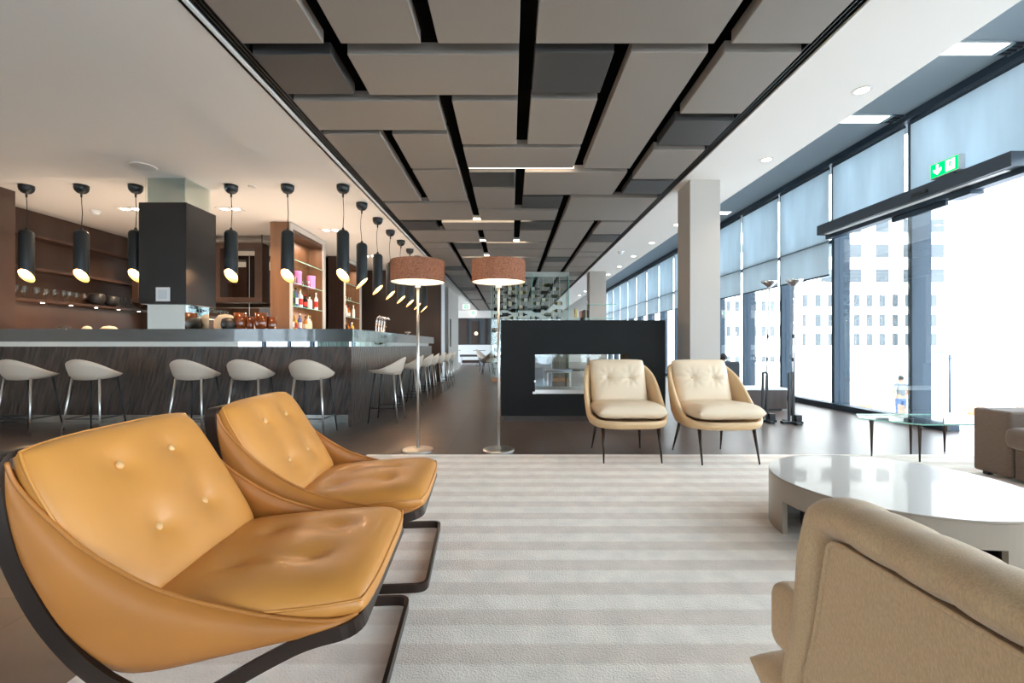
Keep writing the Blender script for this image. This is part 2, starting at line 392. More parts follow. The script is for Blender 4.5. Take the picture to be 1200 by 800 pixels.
# ---------------------------------------------------------------- setting
CZ = 3.06     # white ceiling
FX = 5.11     # glazed facade
FAR = 27.5
st = lambda n, bm, m: obj(n, bm, m, kind='structure')
st('floor', BX(-8, 5.40, -6, FAR+.2, -.2, 0), 'floor')
st('ceiling', BX(-8, -1.95, -6, FAR, CZ, CZ+.12), 'ceil')
st('ceiling_right', BX(2.16, 3.05, -6, FAR, CZ, CZ+.95), 'ceil')
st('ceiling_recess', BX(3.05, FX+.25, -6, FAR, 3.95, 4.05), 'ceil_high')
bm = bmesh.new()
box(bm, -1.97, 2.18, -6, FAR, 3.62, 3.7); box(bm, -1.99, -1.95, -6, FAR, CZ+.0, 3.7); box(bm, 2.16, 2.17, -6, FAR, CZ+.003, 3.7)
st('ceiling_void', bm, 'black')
bm = bmesh.new(); box(bm, -1.955, -1.93, -6, FAR, CZ-.012, CZ+.06); st('trim_1', bm, 'white')
bm = bmesh.new(); box(bm, 2.135, 2.16, -6, FAR, CZ-.012, CZ+.06); st('trim_2', bm, 'ceil')
# left wall: walnut panelling with a recess for the shelves
st('wall_left', BX(-7.6, -7.35, 5.2, 9.2, 0, CZ), 'wood'); st('wall_left_bounce', BX(-7.6, -7.35, -1.0, 5.2, 0, CZ), 'ceil')  # plaster stretch is unseen, added pale to brighten mirror reflections and ceiling
bm = bmesh.new(); box(bm, -7.6, -7.5, -6, -1.0, 0, .12); box(bm, -7.6, -7.5, -6, -1.0, 2.92, CZ)
for y in (-6, -4.3, -2.7, -1.1): box(bm, -7.6, -7.5, y, y+.1, .12, 2.92)
st('wall_left_added_glazing', bm, 'frame'); st('window_left_added', BX(-7.55, -7.54, -5.9, -1.1, .12, 2.92), 'glass')  # unseen glazing added so outdoor bounce lifts the left ceiling
st('wall_left_pier', BX(-7.35, -6.63, 5.45, 6.09, 0, CZ), 'wood')
# back wall of the bar with mirror
st('wall_back_bar', BX(-7.6, -4.0, 9.06, 9.2, 0, CZ), 'wood_dark')
# dark panelling on the bar side
st('wall_bar_side', BX(-4.45, -4.30, 9.2, 12.5, 0, CZ), 'panelwall')
st('wall_bar_end', BX(-4.45, -1.92, 12.5, 12.62, 0, CZ), 'panelwall')
st('wall_bar_return', BX(-2.3, -1.92, 12.62, 13.25, 0, CZ), 'white')
st('wall_bar_gap', BX(-2.6, -2.34, 13.25, 16.0, 0, CZ), 'panelwall')
w = BX(-2.6, -2.19, 16.0, 19.0, 0, CZ); st('wall_corridor', w, 'pillar')
st('trim_3', BX(-2.19, -2.175, 16.42, 16.62, .95, 1.95), 'black')
# far end
st('wall_far', BX(-6, 5.4, FAR, FAR+.15, 0, 4.05), 'pillar')
st('wall_far_lower', BX(-4.2, -.5, 26.9, FAR, 0, 1.03), 'white')
st('wall_far_bulkhead', BX(-4.2, 2.1, 26.9, FAR, 2.62, CZ), 'ceil')
st('window_far', BX(-4.2, -.5, 27.3, 27.36, 1.03, 2.62), 'bwin')
bm = bmesh.new(); box(bm, -3.1, -2.6, 27.2, 27.3, 1.03, 2.62); box(bm, -1.55, -1.42, 27.2, 27.3, 1.03, 2.62); box(bm, -2.35, -1.95, 27.2, 27.3, 1.03, 2.45)
st('trim_4', bm, 'panelwall')
# wall behind the photographer: glazing and curtains invented to shape light and reflections
bm = bmesh.new()
box(bm, -7.6, 5.4, -6.1, -6, 0, .25); box(bm, -7.6, 5.4, -6.1, -6, 2.8, 4.05)
for x in (-7.6, -5.2, -2.8, -.4, 2.0, 5.1): box(bm, x, x+.14, -6.1, -6, .25, 2.8)
st('wall_front', bm, 'frame')
st('window_front_added', BX(-7.5, 5.2, -6.04, -6.03, .25, 2.8), 'glass')  # unseen glazing added to let daylight in from the rear

for i, (xa, xb) in enumerate(((-7.3, -5.3), (-5.2, -3.2), (-3.1, -1.3))):
    N_ = 160; rw = []
    for z in (.02, 2.9): rw.append([(xa+(xb-xa)*k/N_, -5.9+.045*math.sin(k*.85)+.012*math.sin(k*.31), z) for k in range(N_+1)])
    o = obj('wall_front_added_curtain', loft(bmesh.new(), rw, False), 'curtain', smooth=True, kind='structure'); md = o.modifiers.new('Solidify', 'SOLIDIFY'); md.thickness = .004  # unseen curtains added to cut rear light mirrored in the bar front

# facade: mullions, transoms, sill, glass
MY = [5.86+1.4*k for k in range(-8, 16)]
for i, y in enumerate(MY):
    if abs(y-4.46) < .01 or True:
        st('trim_%d' % (10+i), BX(FX+.03, FX+.28, y-.03, y+.03, 0, 3.95), 'frame')
bm = bmesh.new(); box(bm, FX-.06, FX+.12, 5.30, FAR, 0, .085); box(bm, FX-.06, FX+.12, -6, 4.43, 0, .085)
st('trim_50', bm, 'frame')
bm = bmesh.new(); box(bm, FX-.07, FX+.25, -6, FAR, 3.86, 3.95); st('trim_51', bm, 'frame')
bm = bmesh.new(); box(bm, FX+.06, FX+.12, 7.26, FAR, 2.64, 2.70); st('trim_52', bm, 'frame')
k = 1
for a, b in zip(MY, MY[1:]):
    if a < 4.5 < b: zb = 2.8
    elif abs(a-4.46) < .01: zb = 2.8
    else: zb = .08
    st('window_%d' % k, BX(FX+.10, FX+.108, a+.03, b-.03, zb, 3.86), 'glass'); k += 1
# pillars
st('pillar', BX(2.235, 2.61, 5.67, 6.09, 0, CZ), 'pillar')
st('pillar_far', BX(2.20, 2.66, 12.7, 13.15, 0, CZ), 'pillar')

# ---------------------------------------------------------------- things on the facade
# roller blinds
bg = 'roller blinds along the glass facade'
n = 0
for a, b in zip(MY, MY[1:]):
    if b < 3.0: continue
    door = (a < 7.0)
    zb = 2.88 if door else 2.14
    n_ = n; n += 1
    if a < 4.4: lab = 'pale blue-grey roller blind nearest the camera, beyond the right end of the door header'
    elif a < 4.5: lab = 'pale blue-grey roller blind above the exit sign and open doorway'
    elif a < 6: lab = 'short pale blue-grey roller blind above the left half of the black door header'
    else: lab = 'pale blue-grey roller blind pulled half down, %s bay beyond the glass doors' % ORD[n_-3]
    t = thing('roller_blind', lab, 'blind', (FX+.0, (a+b)/2, zb), 0, bg)
    if door: obj('upper_fabric', BX(FX-.004, FX, a+.05, b-.05, zb, 3.84), 'blind', t)
    else:
        obj('upper_fabric', BX(FX-.004, FX, a+.05, b-.05, 2.67, 3.84), 'blind', t)
        obj('lower_fabric', BX(FX-.004, FX, a+.05, b-.05, zb, 2.66), 'blind_low', t)
        obj('seam_rail', BX(FX-.010, FX+.004, a+.04, b-.04, 2.655, 2.68), 'seam', t)
    obj('bottom_bar', BX(FX-.012, FX+.006, a+.045, b-.045, zb-.025, zb), 'frame', t)
    obj('roller', tube(bmesh.new(), [(FX, a+.05, 3.835), (FX, b-.05, 3.835)], .022), 'frame', t)
# door header
t = thing('door_header', 'long black sliding-door header box over the doorway with white strip beneath', 'door header', (4.98, 5.86, 2.75))
obj('housing', BX(4.88, FX+.0, 4.44, 7.26, 2.75, 2.90, .006), 'header', t)
obj('white_strip', BX(4.93, 5.0, 4.55, 7.15, 2.742, 2.75), M['white'], t, )  # plain white strip along the underside, no emission
obj('sensor', BX(4.85, 4.885, 5.32, 5.52, 2.79, 2.83, .006), 'blackmetal', t)
obj('track', BX(5.02, FX+.03, 4.44, 7.26, 2.69, 2.75), 'frame', t)
obj('closer', BX(5.0, FX+.04, 4.95, 5.2, 2.65, 2.69), 'frame', t)
for (a, b, lab) in ((5.30, 6.05, 'glass sliding door leaf standing open behind the glass side table'),):
    t = thing('sliding_door', lab, 'door', (FX-.03, a, 0))
    obj('pane', BX(FX-.036, FX-.024, a, b, .05, 2.66), 'glass', t)
    obj('bottom_rail', BX(FX-.05, FX-.01, a-.02, b, .0, .10, .004), 'blackmetal', t)
    obj('top_rail', BX(FX-.05, FX-.01, a, b, 2.63, 2.69, .004), 'frame', t)
# exit sign over the door
def arrow(cx, y0, z0, s, ax):
    """down arrow polygon in local (a,z) coordinates"""
    p = [(-.12, 1), (.12, 1), (.12, .45), (.42, .62), (.42, .35), (0, -.02), (-.42, .35), (-.42, .62), (-.12, .45)]
    return [(cx+a*s, z0+b*s) for a, b in p]
t = thing('exit_sign', 'green emergency exit sign with arrow and running figure above the black door header', 'sign', (4.94, 5.15, 2.90))
obj('housing', BX(4.905, 4.975, 4.98, 5.32, 2.93, 3.10, .003), 'greybox', t)
obj('bracket', BX(4.92, 4.96, 5.05, 5.25, 2.90, 2.93), 'header', t)
obj('green_face', BX(4.899, 4.905, 4.99, 5.31, 2.94, 3.09), 'green', t)
pts = [(4.896, y, z) for y, z in arrow(5.225, 0, 2.96, .115, 0)]
obj('arrow', quadprism(pts, (.003, 0, 0)), 'exitwhite', t)
obj('door_symbol', BX(4.896, 4.899, 5.02, 5.125, 2.955, 3.075), 'exitwhite', t)
def runner(sc, cy, cz, x):
    bm = bmesh.new()
    def seg(a, b, wd):
        a = Vector((0, *a)); b = Vector((0, *b)); d = (b-a).normalized(); nn = Vector((0, -d.z, d.y))*wd
        ps = [a+nn, b+nn, b-nn, a-nn]
        vs = [bm.verts.new((x, cy+p.y*sc, cz+p.z*sc)) for p in ps]; bm.faces.new(vs)
    seg((0, .5), (.08, .05), .10); seg((.08, .05), (-.18, -.15), .06); seg((-.18, -.15), (-.1, -.45), .05)
    seg((.08, .05), (.28, -.2), .06); seg((.28, -.2), (.45, -.3), .05); seg((0, .42), (-.28, .25), .045); seg((0, .42), (.28, .28), .045)
    vs = [bm.verts.new((x, cy+(-.06+.1*math.cos(i*PI/6))*sc, cz+(.66+.1*math.sin(i*PI/6))*sc)) for i in range(12)]; bm.faces.new(vs)
    r = bmesh.ops.extrude_face_region(bm, geom=bm.faces[:]); bmesh.ops.translate(bm, verts=[v for v in r['geom'] if isinstance(v, bmesh.types.BMVert)], vec=(-.0015, 0, 0))
    return bm
obj('running_figure', runner(.085, 5.07, 3.01, 4.896), 'green', t)
# far exit signs
for (x, z, y, lab) in ((-2.15, 2.76, 22.0, 'small green exit sign hanging nearer, above the corridor past the pale wall'), (-2.2, 2.80, 26.8, 'small green exit sign farther off, on the bulkhead over the far wall')):
    t = thing('exit_sign', lab, 'sign', (x, y, z), 0, 'hanging exit signs at the far end')
    obj('housing', BX(x-.17, x+.17, y, y+.06, z, z+.2, .003), 'exitwhite', t)
    obj('green_face', BX(x-.1, x+.1, y-.006, y, z+.01, z+.19), 'green', t)
    pts = [(x+(b-.5)*.12, y-.008, z+.1+a*.12) for a, b in [(-.12, 0), (.12, 0), (.12, .5), (.4, .4), (0, 1), (-.4, .4), (-.12, .5)]]
    obj('arrow', quadprism(pts, (0, .002, 0)), 'exitwhite', t)
    if y < 25: obj('rod', tube(bmesh.new(), [(x, y+.03, z+.2), (x, y+.03, CZ)], .008), 'greybox', t)

# recess light panels, grille
for i, y in enumerate((4.51, 5.91, 10.1)):
    lab = ['bright rectangular ceiling light panel nearest the camera above the door glazing', 'bright rectangular ceiling light panel beside the window grille, second from the camera', 'bright rectangular ceiling light panel past the near pillar'][i]
    t = thing('light_panel', lab, 'ceiling light', (4.57, y, 3.93), 0, 'light panels in the window recess')
    obj('frame', BX(4.27, 4.87, y-.10, y+.10, 3.935, 3.95), 'greybox', t)
    obj('diffuser', BX(4.29, 4.85, y-.085, y+.085, 3.928, 3.935), 'skypanel', t)
for i, y in enumerate((4.51, 5.91)):
    t = thing('vent_grille', 'dark slotted vent grille next to the %s light panel in the window recess' % ('nearest', 'second')[i], 'vent', (4.95, y, 3.93))
    bm = bmesh.new()
    for q in range(4): box(bm, 4.90, 5.03, y-.09+q*.05, y-.065+q*.05, 3.925, 3.95)
    obj('slats', bm, 'header', t)
    bm = bmesh.new(); box(bm, 4.885, 4.9, y-.1, y+.1, 3.92, 3.95); box(bm, 5.03, 5.045, y-.1, y+.1, 3.92, 3.95)
    obj('frame', bm, 'seam', t)

# ---------------------------------------------------------------- suspended ceiling panels
HP = 2.04; ZP = 1+HP
cols = {'A': (-.890, -.62), 'B': (-.563, -.298), 'C': (-.241, .028), 'D': (.083, .353), 'E': (.410, .674), 'F': (.731, .996)}
def span(s): return cols[s[0]][0], cols[s[-1]][1]
panels = [  # columns, near t, far t, dark
 ('A', .55, 1.51, 0), ('B', .55, 1.51, 0), ('C', .55, 1.51, 0), ('DE', .55, 1.51, 0), ('F', .55, 1.51, 0),
 ('A', 1.567, 1.813, 1), ('BC', 1.567, 1.82, 0), ('D', 1.553, 1.805, 1), ('D', 1.854, 2.268, 0), ('E', 1.553, 2.575, 0), ('F', 1.558, 1.966, 0),
 ('F', 2.029, 2.279, 1), ('F', 2.335, 2.74, 0), ('F', 2.765, 3.01, 1),
 ('AB', 1.864, 2.117, 0), ('C', 1.864, 2.268, 0), ('A', 2.16, 3.16, 0), ('B', 2.16, 2.576, 0), ('B', 2.613, 3.16, 0),
 ('CD', 2.309, 2.57, 0), ('C', 2.632, 2.875, 1), ('C', 2.911, 3.327, 0), ('DE', 2.632, 3.025, 0), ('D', 3.067, 3.327, 1), ('EF', 3.09, 3.646, 0),
 ('CD', 3.378, 3.641, 0), ('AB', 3.21, 3.633, 0), ('A', 3.69, 3.948, 1), ('BC', 3.709, 3.948, 0), ('D', 3.689, 3.939, 1),
 ('E', 3.69, 4.708, 0), ('F', 3.70, 4.1, 0), ('F', 4.13, 4.40, 1), ('F', 4.44, 4.86, 0), ('F', 4.9, 5.14, 0), ('F', 5.17, 5.75, 0),
 ('AB', 3.978, 4.416, 0), ('C', 3.978, 4.416, 0), ('D', 3.963, 4.387, 0), ('A', 4.45, 4.725, 0), ('B', 4.45, 4.725, 1), ('CD', 4.45, 4.725, 0),
 ('A', 4.75, 5.76, 0), ('B', 4.75, 5.14, 0), ('CD', 4.75, 5.14, 0), ('E', 4.74, 5.14, 0), ('B', 5.18, 5.76, 0), ('CD', 5.18, 5.45, 0),
 ('E', 5.17, 5.45, 1), ('E', 5.48, 5.8, 0), ('CD', 5.48, 5.8, 0)]
def tail(c, t0, seq):
    t = t0
    for L, dk in seq:
        if t+L > 13.1: break
        panels.append((c, t, t+L, dk)); t += L+.04
random.seed(3)
tail('A', 5.80, [(.27, 1), (.42, 0), (.98, 0), (.27, 0), (.42, 1), (.42, 0), (.98, 0), (.27, 1), (.42, 0), (.98, 0), (.4, 0), (.9, 0)])
tail('B', 5.80, [(.42, 0), (.42, 0), (.42, 0), (.27, 1), (.98, 0), (.42, 0), (.27, 0), (.42, 0), (.98, 0), (.27, 1), (.42, 0), (.98, 0)])
tail('CD', 5.84, [(.27, 0), (.42, 0), (.27, 1), (.42, 0), (.42, 0), (.27, 0), (.98, 0), (.42, 0), (.27, 1), (.42, 0), (.98, 0), (.42, 0), (.42, 0)])
tail('E', 5.84, [(.42, 0), (.27, 1), (.98, 0), (.42, 0), (.42, 0), (.27, 1), (.98, 0), (.42, 0), (.42, 0), (.42, 0), (.98, 0)])
tail('F', 5.79, [(.42, 0), (.27, 0), (.42, 0), (.27, 1), (.98, 0), (.42, 0), (.42, 0), (.27, 1), (.42, 0), (.98, 0), (.42, 0), (.42, 0)])
panels.sort(key=lambda p: (p[1], p[0]))
cname = {'A': 'against the bar-side slot', 'B': 'one column in from the bar side', 'C': 'left of the centre gap', 'D': 'right of the centre gap', 'E': 'one column in from the window side', 'F': 'against the window-side slot',
         'BC': 'spanning two columns up to the centre gap', 'AB': 'spanning two columns from the bar-side slot', 'CD': 'bridging the centre line', 'DE': 'spanning two columns right of the centre gap', 'EF': 'spanning two columns to the window-side slot'}
cnt = {}
for (c, t0, t1, dk) in panels:
    key = (c, dk); cnt[key] = cnt.get(key, 0)+1
    a, b = span(c)
    x0, x1, y0, y1 = a*HP, b*HP, t0*HP, t1*HP
    lab = '%s suspended ceiling panel %s, %s of these from the camera' % ('dark charcoal' if dk else 'pale greige', cname[c], ORD[cnt[key]-1])
    o = obj('ceiling_panel', xform(BX(x0, x1, y0, y1, ZP, ZP+.09, .004, 1), Matrix.Translation((-(x0+x1)/2, -(y0+y1)/2, -ZP))), 'panel_dark' if dk else 'panel')
    o.location = ((x0+x1)/2, (y0+y1)/2, ZP)
    tag(o, lab, 'ceiling panel', 'suspended ceiling panels')
# led strips in the cross joints
def strip(x0, x1, t, lab):
    y = t*HP
    th = thing('led_strip', lab, 'strip light', ((x0+x1)/2*HP, y, ZP+.05), 0, 'warm strip lights between ceiling panels')
    obj('channel', BX(x0*HP, x1*HP, y-.02, y+.02, ZP+.052, ZP+.10), 'greybox', th)
    obj('diffuser', BX(x0*HP, x1*HP, y-.018, y+.018, ZP+.03, ZP+.052), 'led', th)
strip(-.241, .36, 2.601, 'warm strip light in the ceiling joint nearest the camera')
strip(-.563, .16, 3.675, 'warm strip light in the second lit ceiling joint')
strip(-.545, .15, 4.433, 'warm strip light in the third lit ceiling joint')
strip(-.545, .15, 5.16, 'warm strip light in the fourth lit ceiling joint, above the lampshades')
strip(-.3, .12, 6.9, 'warm strip light in the fifth lit ceiling joint, deep in the room')
# slot diffusers in the side channels
for (x, lab) in ((-1.88, 'long black linear slot diffuser along the bar side of the panel ceiling'), (2.09, 'long black linear slot diffuser along the window side of the panel ceiling')):
    t = thing('slot_diffuser', lab, 'air diffuser', (x, 5, CZ))
    obj('casing', BX(x-.048, x+.048, 0, FAR, CZ+.035, CZ+.10), 'blackmetal', t)
    for q in (-.044, -.015, .015, .044): obj('blade', BX(x+q-.004, x+q+.004, 0, FAR, CZ+.004, CZ+.045), 'blackmetal', t)
# ---------------------------------------------------------------- downlights, detectors
def downlight(x, y, lab, grp, e, r=.05):
    t = thing('downlight', lab, 'ceiling light', (x, y, CZ), 0, grp)
    bm = bmesh.new(); lathe(bm, [(r+.022, -.004), (r+.022, 0), (r, 0), (r, -.004), (r+.022, -.004)], seg=24, cap=False); obj('ring', bm, 'trimring', t, world=False)
    bm = bmesh.new(); lathe(bm, [(r-.002, -.003), (.0005, -.003)], seg=20, cap=False); obj('lens', bm, 'down', t, world=False)
    light('SPOT', (x, y, CZ-.02), e, (1, .84, .66), .04, parent=t, spot=R(125), blend=.8)
    return t
for i in range(12):
    y = 3.68+1.37*i
    downlight(2.84, y, 'small round recessed downlight in the window-side ceiling, %s from the camera' % ORD[i], 'round downlights on the window side', 14 if i < 9 else 8)
def twin(x, y, lab, e):
    t = thing('downlight', lab, 'ceiling light', (x, y, CZ), 0, 'square-framed twin downlights over the bar')
    obj('frame', join(BX(x-.18, x+.18, y-.10, y-.085, CZ-.006, CZ+.0), BX(x-.18, x+.18, y+.085, y+.10, CZ-.006, CZ+.0), BX(x-.18, x-.165, y-.085, y+.085, CZ-.006, CZ), BX(x+.165, x+.18, y-.085, y+.085, CZ-.006, CZ), BX(x-.01, x+.01, y-.085, y+.085, CZ-.006, CZ)), 'trimring', t)
    for s in (-1, 1):
        bm = bmesh.new(); lathe(bm, [(.055, CZ-.004), (.0005, CZ-.004)], cx=x+s*.085, cy=y, seg=20, cap=False); obj('lamp', bm, 'down', t)
    light('SPOT', (x, y, CZ-.02), e, (1, .78, .55), .08, parent=t, spot=R(135), blend=.8)
light('AREA', (-4.6, 6.6, 1.10), 26, (1, .80, .62), 5.0, rot=(R(180), 0, 0), size_y=.25, name='back_bar_fill')  # added upward fill without a fixture, brightens the bar ceiling
light('AREA', (-2.9, 8.9, 1.10), 18, (1, .80, .62), .25, rot=(R(180), 0, 0), size_y=4.2, name='side_bar_fill')  # second added fill, aimed up along the side bar
for x, y, lab in ((-4.24, 6.88, 'twin square-framed downlight right of the graphite column top'), (-5.75, 6.88, 'twin square-framed downlight half hidden behind the graphite column top'), (-3.22, 8.16, 'square-framed downlight in front of the nearer bottle cabinet'), (-3.24, 10.5, 'square-framed downlight in front of the farther bottle cabinet'), (-6.3, 8.2, 'twin square-framed downlight over the glass shelves, behind the black column')):
    twin(x, y, lab, 90)
for (x, y, r, lab, cat, nm) in ((-4.23, 5.24, .13, 'flat round white ceiling speaker in front of the column', 'speaker', 'ceiling_speaker'), (-3.35, 5.9, .05, 'faint white sprinkler cover plate between two pendants', 'cover plate', 'cover_plate')):
    bm = bmesh.new(); lathe(bm, [(r, 0), (r, -.006), (r*.9, -.012), (.001, -.012)], seg=36, cap=False)
    o = obj(nm, bm, 'trimring', smooth=False); o.location = (x, y, CZ); tag(o, lab, cat)
for i, (x, y, lab) in enumerate(((-6.36, 6.97, 'white round smoke detector on the ceiling over the glass shelves'), (2.42, 10.0, 'white round smoke detector on the window-side ceiling'))):
    t = thing('smoke_detector', lab, 'smoke detector', (x, y, CZ))
    bm = bmesh.new(); lathe(bm, [(.07, 0), (.07, -.018), (.055, -.02)], seg=28); obj('base', bm, 'white', t, world=False)
    bm = bmesh.new(); lathe(bm, [(.05, -.018), (.05, -.045), (.03, -.056), (.001, -.058)], seg=28, cap=False); obj('sensor_head', bm, 'white', t, True, world=False)

# ---------------------------------------------------------------- rug
rug = obj('rug', BX(-1.30, 4.7, .45, 4.12, .0, .014, .004), 'rug')
tag(rug, 'large cream rug with pale beige crosswise stripes under the lounge seating', 'rug')

# ---------------------------------------------------------------- bar
t = thing('bar_counter', 'long L-shaped bar with carved dark wood front, mirror band and grey metal counter', 'bar', (-3, 5.6, 0))
YF = 5.58; XS = -1.955
obj('front_panel', BX(-7.3, XS-.02, YF+.02, YF+.06, .145, .985), 'carved_x', t)
obj('side_panel', BX(XS-.04, XS, YF, 11.25, 0, .985), 'carved_y', t)
obj('plinth', BX(-7.3, XS-.05, YF+.30, YF+.34, 0, .145), 'plinth', t)
obj('carcass', join(BX(-7.3, XS-.05, YF+.34, 6.20, 0.01, .97), BX(XS-.60, XS-.04, 6.20, 11.22, 0.01, .97)), 'wood_dark', t)
obj('mirror_band', join(BX(-7.3, XS-.05, YF+.06, YF+.07, .985, 1.045), BX(XS-.06, XS-.05, YF+.06, 11.1, .985, 1.045)), 'mirror', t)
obj('counter_top', quadprism([(-7.3, YF-.03, 1.045), (XS+.03, YF-.03, 1.045), (XS+.03, 11.4, 1.045), (XS-.62, 11.4, 1.045), (XS-.62, 6.30, 1.045), (-7.3, 6.30, 1.045)], (0, 0, .155)), 'brush', t)

# mirror-clad column with graphite box
t = thing('column', 'mirror-clad column rising from the bar with a large graphite box around it', 'column', (-4.23, 5.85, 1.2))
obj('mirror_core', BX(-4.47, -4.01, 5.60, 6.05, 1.2, CZ), 'mirror', t)
obj('graphite_box', BX(-4.53, -3.95, 5.54, 6.10, 1.505, 2.74, .003), 'black_clad', t)
obj('glass_collar', join(BX(-4.485, -3.995, 5.585, 5.592, 2.74, CZ-.003), BX(-4.002, -3.995, 5.59, 6.065, 2.74, CZ-.003)), 'glass_g', t)
s = obj('socket_plate', BX(-4.315, -4.145, 5.53, 5.54, 1.535, 1.705, .003), 'socket', t)
obj('socket_insert', BX(-4.285, -4.175, 5.527, 5.53, 1.565, 1.675, .001, 1), 'greybox', s)

# back wall mirror and hanging frame
t = thing('wall_mirror', 'large mirror covering the back wall of the bar beside the nearer bottle cabinet', 'mirror', (-5.6, 9.05, 0))
obj('mirror_sheet', BX(-7.2, -4.0, 9.045, 9.055, .9, CZ-.01), 'mirror', t)
obj('joint_strip', BX(-5.20, -5.19, 9.04, 9.045, .9, CZ-.01), 'satin', t)
obj('top_joint', BX(-5.6, -4.0, 9.04, 9.045, 2.78, 2.79), 'satin', t)
t = thing('hanging_frame', 'dark brown timber frame hanging over the back bar left of the bottle cabinet', 'frame', (-5.9, 8.4, 1.8))
fy0, fy1 = 8.35, 8.6
for nm, q in (('top_rail', (-6.95, -4.56, fy0, fy1, 2.78, 2.88)), ('bottom_rail', (-6.95, -4.56, fy0, fy1, 1.79, 1.88)), ('stile', (-6.95, -6.83, fy0, fy1, 1.88, 2.78)), ('stile', (-4.70, -4.56, fy0, fy1, 1.88, 2.78)), ('stile', (-5.52, -5.34, fy0, fy1, 1.88, 2.78))):
    obj(nm, BX(*q, .004, 1), 'wood', t)
for x in (-6.89, -4.63): obj('hanger', tube(bmesh.new(), [(x, 8.47, 2.88), (x, 8.47, CZ)], .008), 'blackmetal', t)

# wall shelves at left
for z, lab in ((2.64, 'highest walnut wall shelf left of the column'), (2.15, 'middle walnut wall shelf left of the column')):
    o = obj('wall_shelf', xform(BX(-7.36, -7.12, 6.2, 9.0, z-.02, z+.02, .003), Matrix.Translation((7.2, -7.6, -z))), 'wood'); o.location = (-7.2, 7.6, z); tag(o, lab, 'shelf', 'walnut wall shelves')
t = thing('wall_shelf', 'lowest wall shelf, lined with glasses and two black bowls', 'shelf', (-7.2, 7.6, 1.69))
obj('board', BX(-7.36, -7.08, 6.2, 9.0, 1.65, 1.69, .003), 'wood', t)
for k in range(6): obj('spotlight', lathe(bmesh.new(), [(.02, 1.65), (.02, 1.643), (.001, 1.643)], -7.15, 6.5+k*.45, 12, False), 'down', t)
light('AREA', (-7.15, 7.6, 1.62), 3, (1, .75, .5), .1, rot=(0, 0, 0), size_y=2.5)
def stem_glass(name, lab, x, y, z, grp, first=None):
    if first is not None: return dup(first, (x, y, z), label=lab, group=grp)
    t = thing(name, lab, 'glass', (x, y, z), 0, grp)
    bm = bmesh.new(); lathe(bm, [(.034, 0), (.034, .003), (.006, .006), (.004, .07)], seg=16); obj('foot', bm, 'glass_g', t, True, world=False)
    bm = bmesh.new(); lathe(bm, [(.004, .07), (.03, .09), (.042, .125), (.040, .16), (.033, .19), (.032, .19), (.038, .16), (.040, .125), (.028, .093), (.001, .075)], seg=16, cap=False); obj('bowl', bm, 'glass_g', t, True, world=False)
    return t
first = None
for px in (19, 30, 44, 55.5, 65, 76, 82.5, 91, 100.5):
    y = 7.15*533.3/(598.5-px)
    g = stem_glass('wine_glass', 'clear stemmed glass on the lowest wall shelf, left of the two black bowls', -7.17, y, 1.69, 'stemmed glasses left of the bowls', first); first = first or g
for px in (141, 148.5, 155, 162, 169):
    y = 7.15*533.3/(598.5-px)
    stem_glass('wine_glass', 'small clear glass on the lowest wall shelf, between the black bowls and the column', -7.17, y, 1.69, 'stemmed glasses right of the bowls', first)
for px, r, lab in ((116.5, .12, 'larger round black bowl on the lowest wall shelf'), (133.5, .11, 'smaller black bowl on the lowest wall shelf, nearer the column')):
    y = 7.15*533.3/(598.5-px)
    bm = bmesh.new(); lathe(bm, [(.001, 0), (r*.5, 0), (r*.9, r*.5), (r, r*1.0), (r*.9, r*1.55), (r*.72, r*1.75), (r*.68, r*1.75), (r*.85, r*1.5), (r*.93, r), (r*.8, r*.5), (.001, .03)], seg=28, cap=False)
    o = obj('bowl', bm, 'bowl', smooth=True); o.location = (-7.19, y, 1.69); tag(o, lab, 'bowl', 'black bowls')

# bottle cabinets
def cabinet(x0, x1, y0, y1, lab, sidem):
    t = thing('bottle_cabinet', lab, 'cabinet', ((x0+x1)/2, (y0+y1)/2, 0))
    obj('end_panel', BX(x0, x1-.02, y0, y0+.06, 0, CZ-.01), sidem, t)
    obj('far_panel', BX(x0, x1-.02, y1-.06, y1, 0, CZ-.01), 'wood_light', t)
    obj('back_panel', BX(x0, x0+.03, y0+.06, y1-.06, 0, CZ-.01), 'wood_light', t)
    obj('top_panel', BX(x0, x1-.02, y0+.06, y1-.06, CZ-.16, CZ-.01), 'wood', t)
    obj('base_unit', BX(x0+.03, x1-.02, y0+.06, y1-.06, 0, 1.0), 'wood', t)
    obj('edge_frame', join(BX(x1-.02, x1, y0, y0+.08, 0, CZ-.01), BX(x1-.02, x1, y1-.12, y1, 0, CZ-.01), BX(x1-.02, x1, y0+.08, y1-.12, CZ-.1, CZ-.01)), 'pillar', t)
    for z in (1.27, 1.676, 2.07, 2.47): obj('glass_shelf', BX(x0+.03, x1-.03, y0+.062, y1-.062, z-.012, z, .001, 1), 'glass_g', t); obj('shelf_edge', BX(x1-.032, x1-.028, y0+.064, y1-.064, z-.012, z), 'edge', t)
    light('AREA', ((x0+x1)/2+.04, (y0+y1)/2, CZ-.18), 5, (1, .85, .7), .15, size_y=(y1-y0)*.7)
    light('AREA', (x0+.06, (y0+y1)/2, 1.3), 2.5, (1, .85, .7), .6, rot=(0, R(90), 0), size_y=(y1-y0)*.8)
    return t
cabinet(-4.0, -3.66, 7.57, 9.0, 'tall tan wood bottle cabinet nearer the camera with lit glass shelves', 'wood_light')
cabinet(-4.2, -3.83, 10.47, 11.7, 'tall dark-ended bottle cabinet farther along the bar with lit glass shelves', 'wood_dark')
